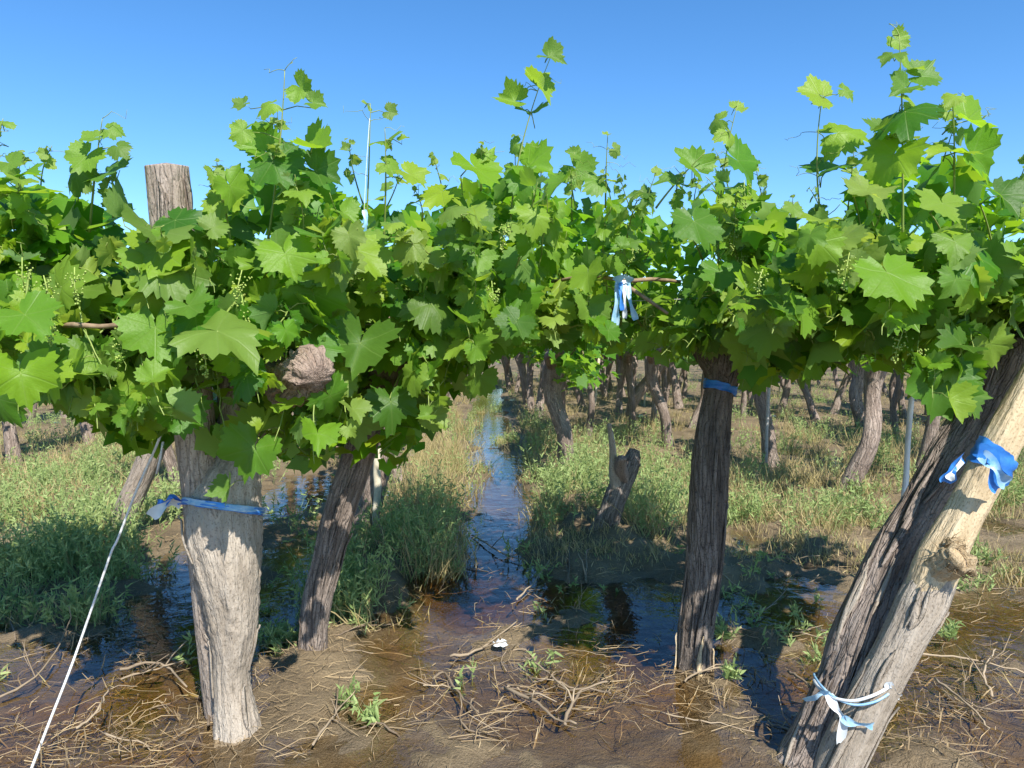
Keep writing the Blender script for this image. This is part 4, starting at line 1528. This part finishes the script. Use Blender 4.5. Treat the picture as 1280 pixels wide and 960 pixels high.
for i in range(7000):
    y = 4.8 + 24 * RND.random() ** 1.5
    x = U(-1, 1) * (y * .78 + .5)
    q = Vector((x, y, 0))
    z = height(x, y)
    m = noise.noise(Vector((x * .7, y * .5, 9)))
    if z < .012 or abs(x - row_x(0.02, y)) < .16 + .2 * noise.noise(Vector((y, 0, 0))):
        continue
    q.z = z - .01
    if m > .16:
        weed(gw, q, U(.12, .30), .3, 4)
    elif m > -.2:
        grass(gd, q, U(.10, .30), 16)
    else:
        grass(gd, q, U(.05, .14), 12, .9)
for i in range(900):
    q = G(U(-60, 1340), U(640, 860))
    z = height(q.x, q.y)
    m = noise.noise(Vector((q.x * 2.2, q.y * 2.2, 5)))
    if m < .0 or z < -.035:
        continue
    q.z = z - .01
    if RND.random() < .75:
        grass(gd, q, U(.04, .10) + max(0, -z), RND.randint(4, 12), .9)
    else:
        weed(gw, q, U(.05, .12) + max(0, -z), .4, 3, .03)
tag(gw.obj('green_weeds', WEED, None, (0, 0, 0), smooth=False), 'low green weeds growing in patches between the vines', 'weeds', kind='stuff')
tag(gd.obj('dry_grass', DRYGRASS, None, (0, 0, 0), smooth=False), 'yellowed dry grass tufts along the water and rows', 'grass', kind='stuff')

# fine litter: straws and broken canes lying on the mud
gl = Geo()
for i in range(15000):
    if i % 3:
        q = G(U(-120, 1400), U(620, 960))
    else:
        y = 4.5 + 10 * RND.random() ** 1.5
        q = Vector((U(-1, 1) * y * .8, y, 0))
    z = max(height(q.x, q.y), -.004 if RND.random() < .5 else -.015)
    if noise.noise(Vector((q.x * 1.7, q.y * 1.7, 3))) < U(-.45, .25) + (.1 if z < 0 else 0):
        continue
    a = U(0, math.pi * 2)
    d = Vector((math.cos(a), math.sin(a), U(-.06, .14)))
    ln = U(.02, .06) if i % 2 else U(.05, .16)
    p = Vector((q.x, q.y, z + U(.002, .012)))
    mid = p + d * ln * .5 + rv(.012)
    gl.tube([p, mid, p + d * ln + rv(.012)], [U(.0006, .0016)] * 2 + [.0006], 3, 0, False)
for i in range(2600):
    q = G(U(-100, 1380), 600 + 380 * RND.random())
    z = height(q.x, q.y)
    if noise.noise(Vector((q.x * 1.3, q.y * 1.3, 8))) < U(-.2, .35) or z < -.05:
        continue
    p = Vector((q.x, q.y, z - .01))
    d = (Vector((0, 0, 1)) + rv(.8)).normalized()
    ln = max(0, -z) + U(.02, .07)
    gl.tube([p, p + d * ln * .6, p + d * ln + rv(.01)], [U(.0012, .0028)] * 2 + [.001], 3, 0, False)
tag(gl.obj('straw_litter', STRAW, None, (0, 0, 0), smooth=False), 'scattered straw and broken cane litter on the wet soil', 'litter', kind='stuff')


def twig(pts, r, label, forks=2, name='dry_cane', group='dry prunings lying in the mud', cat='dry cane'):
    g = Geo()
    sp = [Vector(p) for p in smooth_path([tuple(p) for p in pts], 12)]
    sp = [p + rv(.004) for p in sp]
    g.tube(sp, [r * (1 - .5 * i / 11) * (1.25 if i % 4 == 2 else 1) for i in range(12)], 5)
    for k in range(forks):
        i = RND.randint(2, 9)
        d = (sp[min(i + 1, 11)] - sp[i]).normalized()
        d = (d + Vector((U(-1, 1), U(-1, 1), U(-.1, .7)))).normalized()
        ln = U(.05, .16)
        g.tube([sp[i], sp[i] + d * ln * .5 + rv(.01), sp[i] + d * ln + rv(.02)], [r * .6, r * .5, r * .3], 4)
    return tag(g.obj(name, TWIG, None, sp[0]), label, cat, group)


def gp(px, py, h=.012):
    q = G(px, py, h)
    q.z = max(h, height(q.x, q.y) + h * .6)
    return q


NAMED = [
    ([(0, 872), (40, 850), (72, 812), (90, 770)], .0045, 'thin dry cane curving up at the left edge beside the twine'),
    ([(20, 800), (14, 770), (36, 755), (68, 760), (86, 800)], .004, 'looped dry cane on the mud at the left edge'),
    ([(150, 838), (190, 828), (215, 838), (232, 858)], .006, 'bent dry cane in the puddle left of the pale trunk'),
    ([(152, 848), (200, 835), (260, 818)], .004, 'straight dry cane pointing at the foot of the pale trunk'),
    ([(262, 905), (256, 870), (262, 845)], .005, 'upright dry cane leaning on the foot of the pale trunk'),
    ([(95, 912), (120, 890), (135, 860)], .0045, 'dry cane standing out of the water near the twine'),
    ([(562, 820), (590, 815), (620, 800), (648, 775)], .006, 'pale dry cane with forks beside the white litter'),
    ([(540, 850), (556, 840), (575, 870), (600, 890)], .005, 'forked dry cane in the puddle below the white litter'),
    ([(630, 860), (670, 875), (690, 895), (720, 905)], .006, 'stout forked cane at the bottom centre'),
    ([(705, 905), (715, 880), (730, 862), (760, 852)], .006, 'pale curved cane rising at the bottom centre right'),
    ([(655, 820), (690, 845), (715, 870)], .004, 'dry cane slanting through the middle puddle'),
    ([(645, 750), (665, 730), (690, 705)], .005, 'pale snapped cane at the edge of the blue water'),
    ([(590, 668), (625, 690), (662, 702)], .005, 'dry cane across the water lane'),
    ([(662, 645), (690, 642), (715, 645)], .007, 'short pale cane lying by the water lane'),
    ([(1130, 815), (1200, 822), (1280, 840)], .005, 'long straight cane lying right of the pale pole'),
    ([(1170, 850), (1210, 880), (1235, 910)], .005, 'dry cane slanting at the bottom right'),
    ([(1240, 870), (1230, 840), (1245, 810)], .005, 'upright dry cane at the right edge'),
    ([(985, 840), (1010, 855), (1030, 880)], .005, 'bent dry cane left of the leaning shaggy trunk'),
    ([(925, 775), (960, 760), (985, 735)], .004, 'thin cane right of the banded trunk foot'),
    ([(1030, 600), (1060, 585), (1085, 592), (1105, 620)], .006, 'arched pale cane on dry grass behind the banded trunk'),
    ([(420, 798), (455, 782), (490, 780)], .004, 'thin cane right of the slender trunk foot'),
    ([(390, 930), (420, 890), (436, 870)], .004, 'thin cane beside the green seedling'),
    ([(855, 850), (890, 835), (935, 838)], .004, 'thin cane lying across the foot of the banded trunk'),
    ([(708, 702), (710, 730), (712, 690)], .007, 'short peg standing in the dark water'),
    ([(732, 728), (733, 710), (734, 698)], .006, 'second short peg standing in the dark water'),
]
for pts, r, lab in NAMED:
    n = len(pts)
    twig([gp(x, y, .012 + (.05 * i / n if 'upright' in lab or 'standing' in lab or 'peg' in lab or 'curving' in lab else .01 * (i % 2))) for i, (x, y) in enumerate(pts)], r, lab)
for i in range(170):
    if i < 60 and i % 3 == 0:
        continue
    if i < 60:
        px, py = RND.gauss(660, 90), RND.gauss(850, 45)
    elif i < 100:
        px, py = U(860, 1290), U(770, 930)
    elif i < 130:
        px, py = U(0, 260), U(770, 930)
    else:
        px, py = U(480, 1270), U(640, 760)
    q = gp(px, py)
    a = U(0, 2 * math.pi)
    ln = U(.12, .34)
    d = Vector((math.cos(a), math.sin(a), 0))
    s = Vector((-d.y, d.x, 0))
    pts = []
    for k in range(4):
        p = q + d * ln * k / 3 + s * U(-.025, .025)
        p.z = max(height(p.x, p.y), -.012) + U(-.006, .02)
        pts.append(p)
    zone = ('thin dry pruning in the tangle at the bottom centre' if i < 60 else 'thin dry pruning on the mud at the lower right' if i < 100 else
            'thin dry pruning in the puddles at the lower left' if i < 130 else 'thin dry pruning lying along the middle distance')
    twig(pts, .0012 + .0035 * RND.random() ** 2, zone, RND.randint(0, 3), group=zone.replace('thin dry pruning', 'prunings'))

# seedlings standing in the water
for px, py, lab in [(432, 885, 'small green seedling in the brown puddle right of the pale trunk'), (465, 905, 'tiny green seedling at the bottom left of centre'),
                    (1186, 800, 'small green sprout right of the pale pole'), (905, 800, 'small sprout beside the foot of the banded trunk'), (912, 850, 'leafy sprout on the mud right of the banded trunk foot'),
                    (570, 715, 'tiny sprout at the edge of the blue water')]:
    g = Geo()
    q = G(px, py)
    q.z = max(0, height(q.x, q.y)) - .005
    weed(g, q, .10, .5, 6, 0)
    for k in range(10):
        blade(g, q + Vector((U(-.03, .03), U(-.03, .03), .02)), (rv(1) + Vector((0, 0, .8))).normalized(), U(.03, .06), U(.005, .009), rv(.5))
    tag(g.obj('weed_seedling', WEED, None, q, smooth=False), lab, 'seedling', 'seedlings in the wet soil')

# crumpled white scrap
g = Geo()
q = gp(625, 808, .02)
for j in range(6):
    for i in range(7):
        x, y = (i - 3) * .010, (j - 2.5) * .010
        g.v.append(q + Vector((x + U(-.004, .004), y + U(-.004, .004), .022 * noise.noise(Vector((i * .7, j * .9, 1))) + .012)))
for j in range(5):
    for i in range(6):
        g.f.append((j * 7 + i, j * 7 + i + 1, j * 7 + i + 8, j * 7 + i + 7))
        g.m.append(0)
tag(g.obj('plastic_scrap', WHITEP, None, q, smooth=False), 'crumpled white plastic scrap among the dry canes in the middle', 'litter')
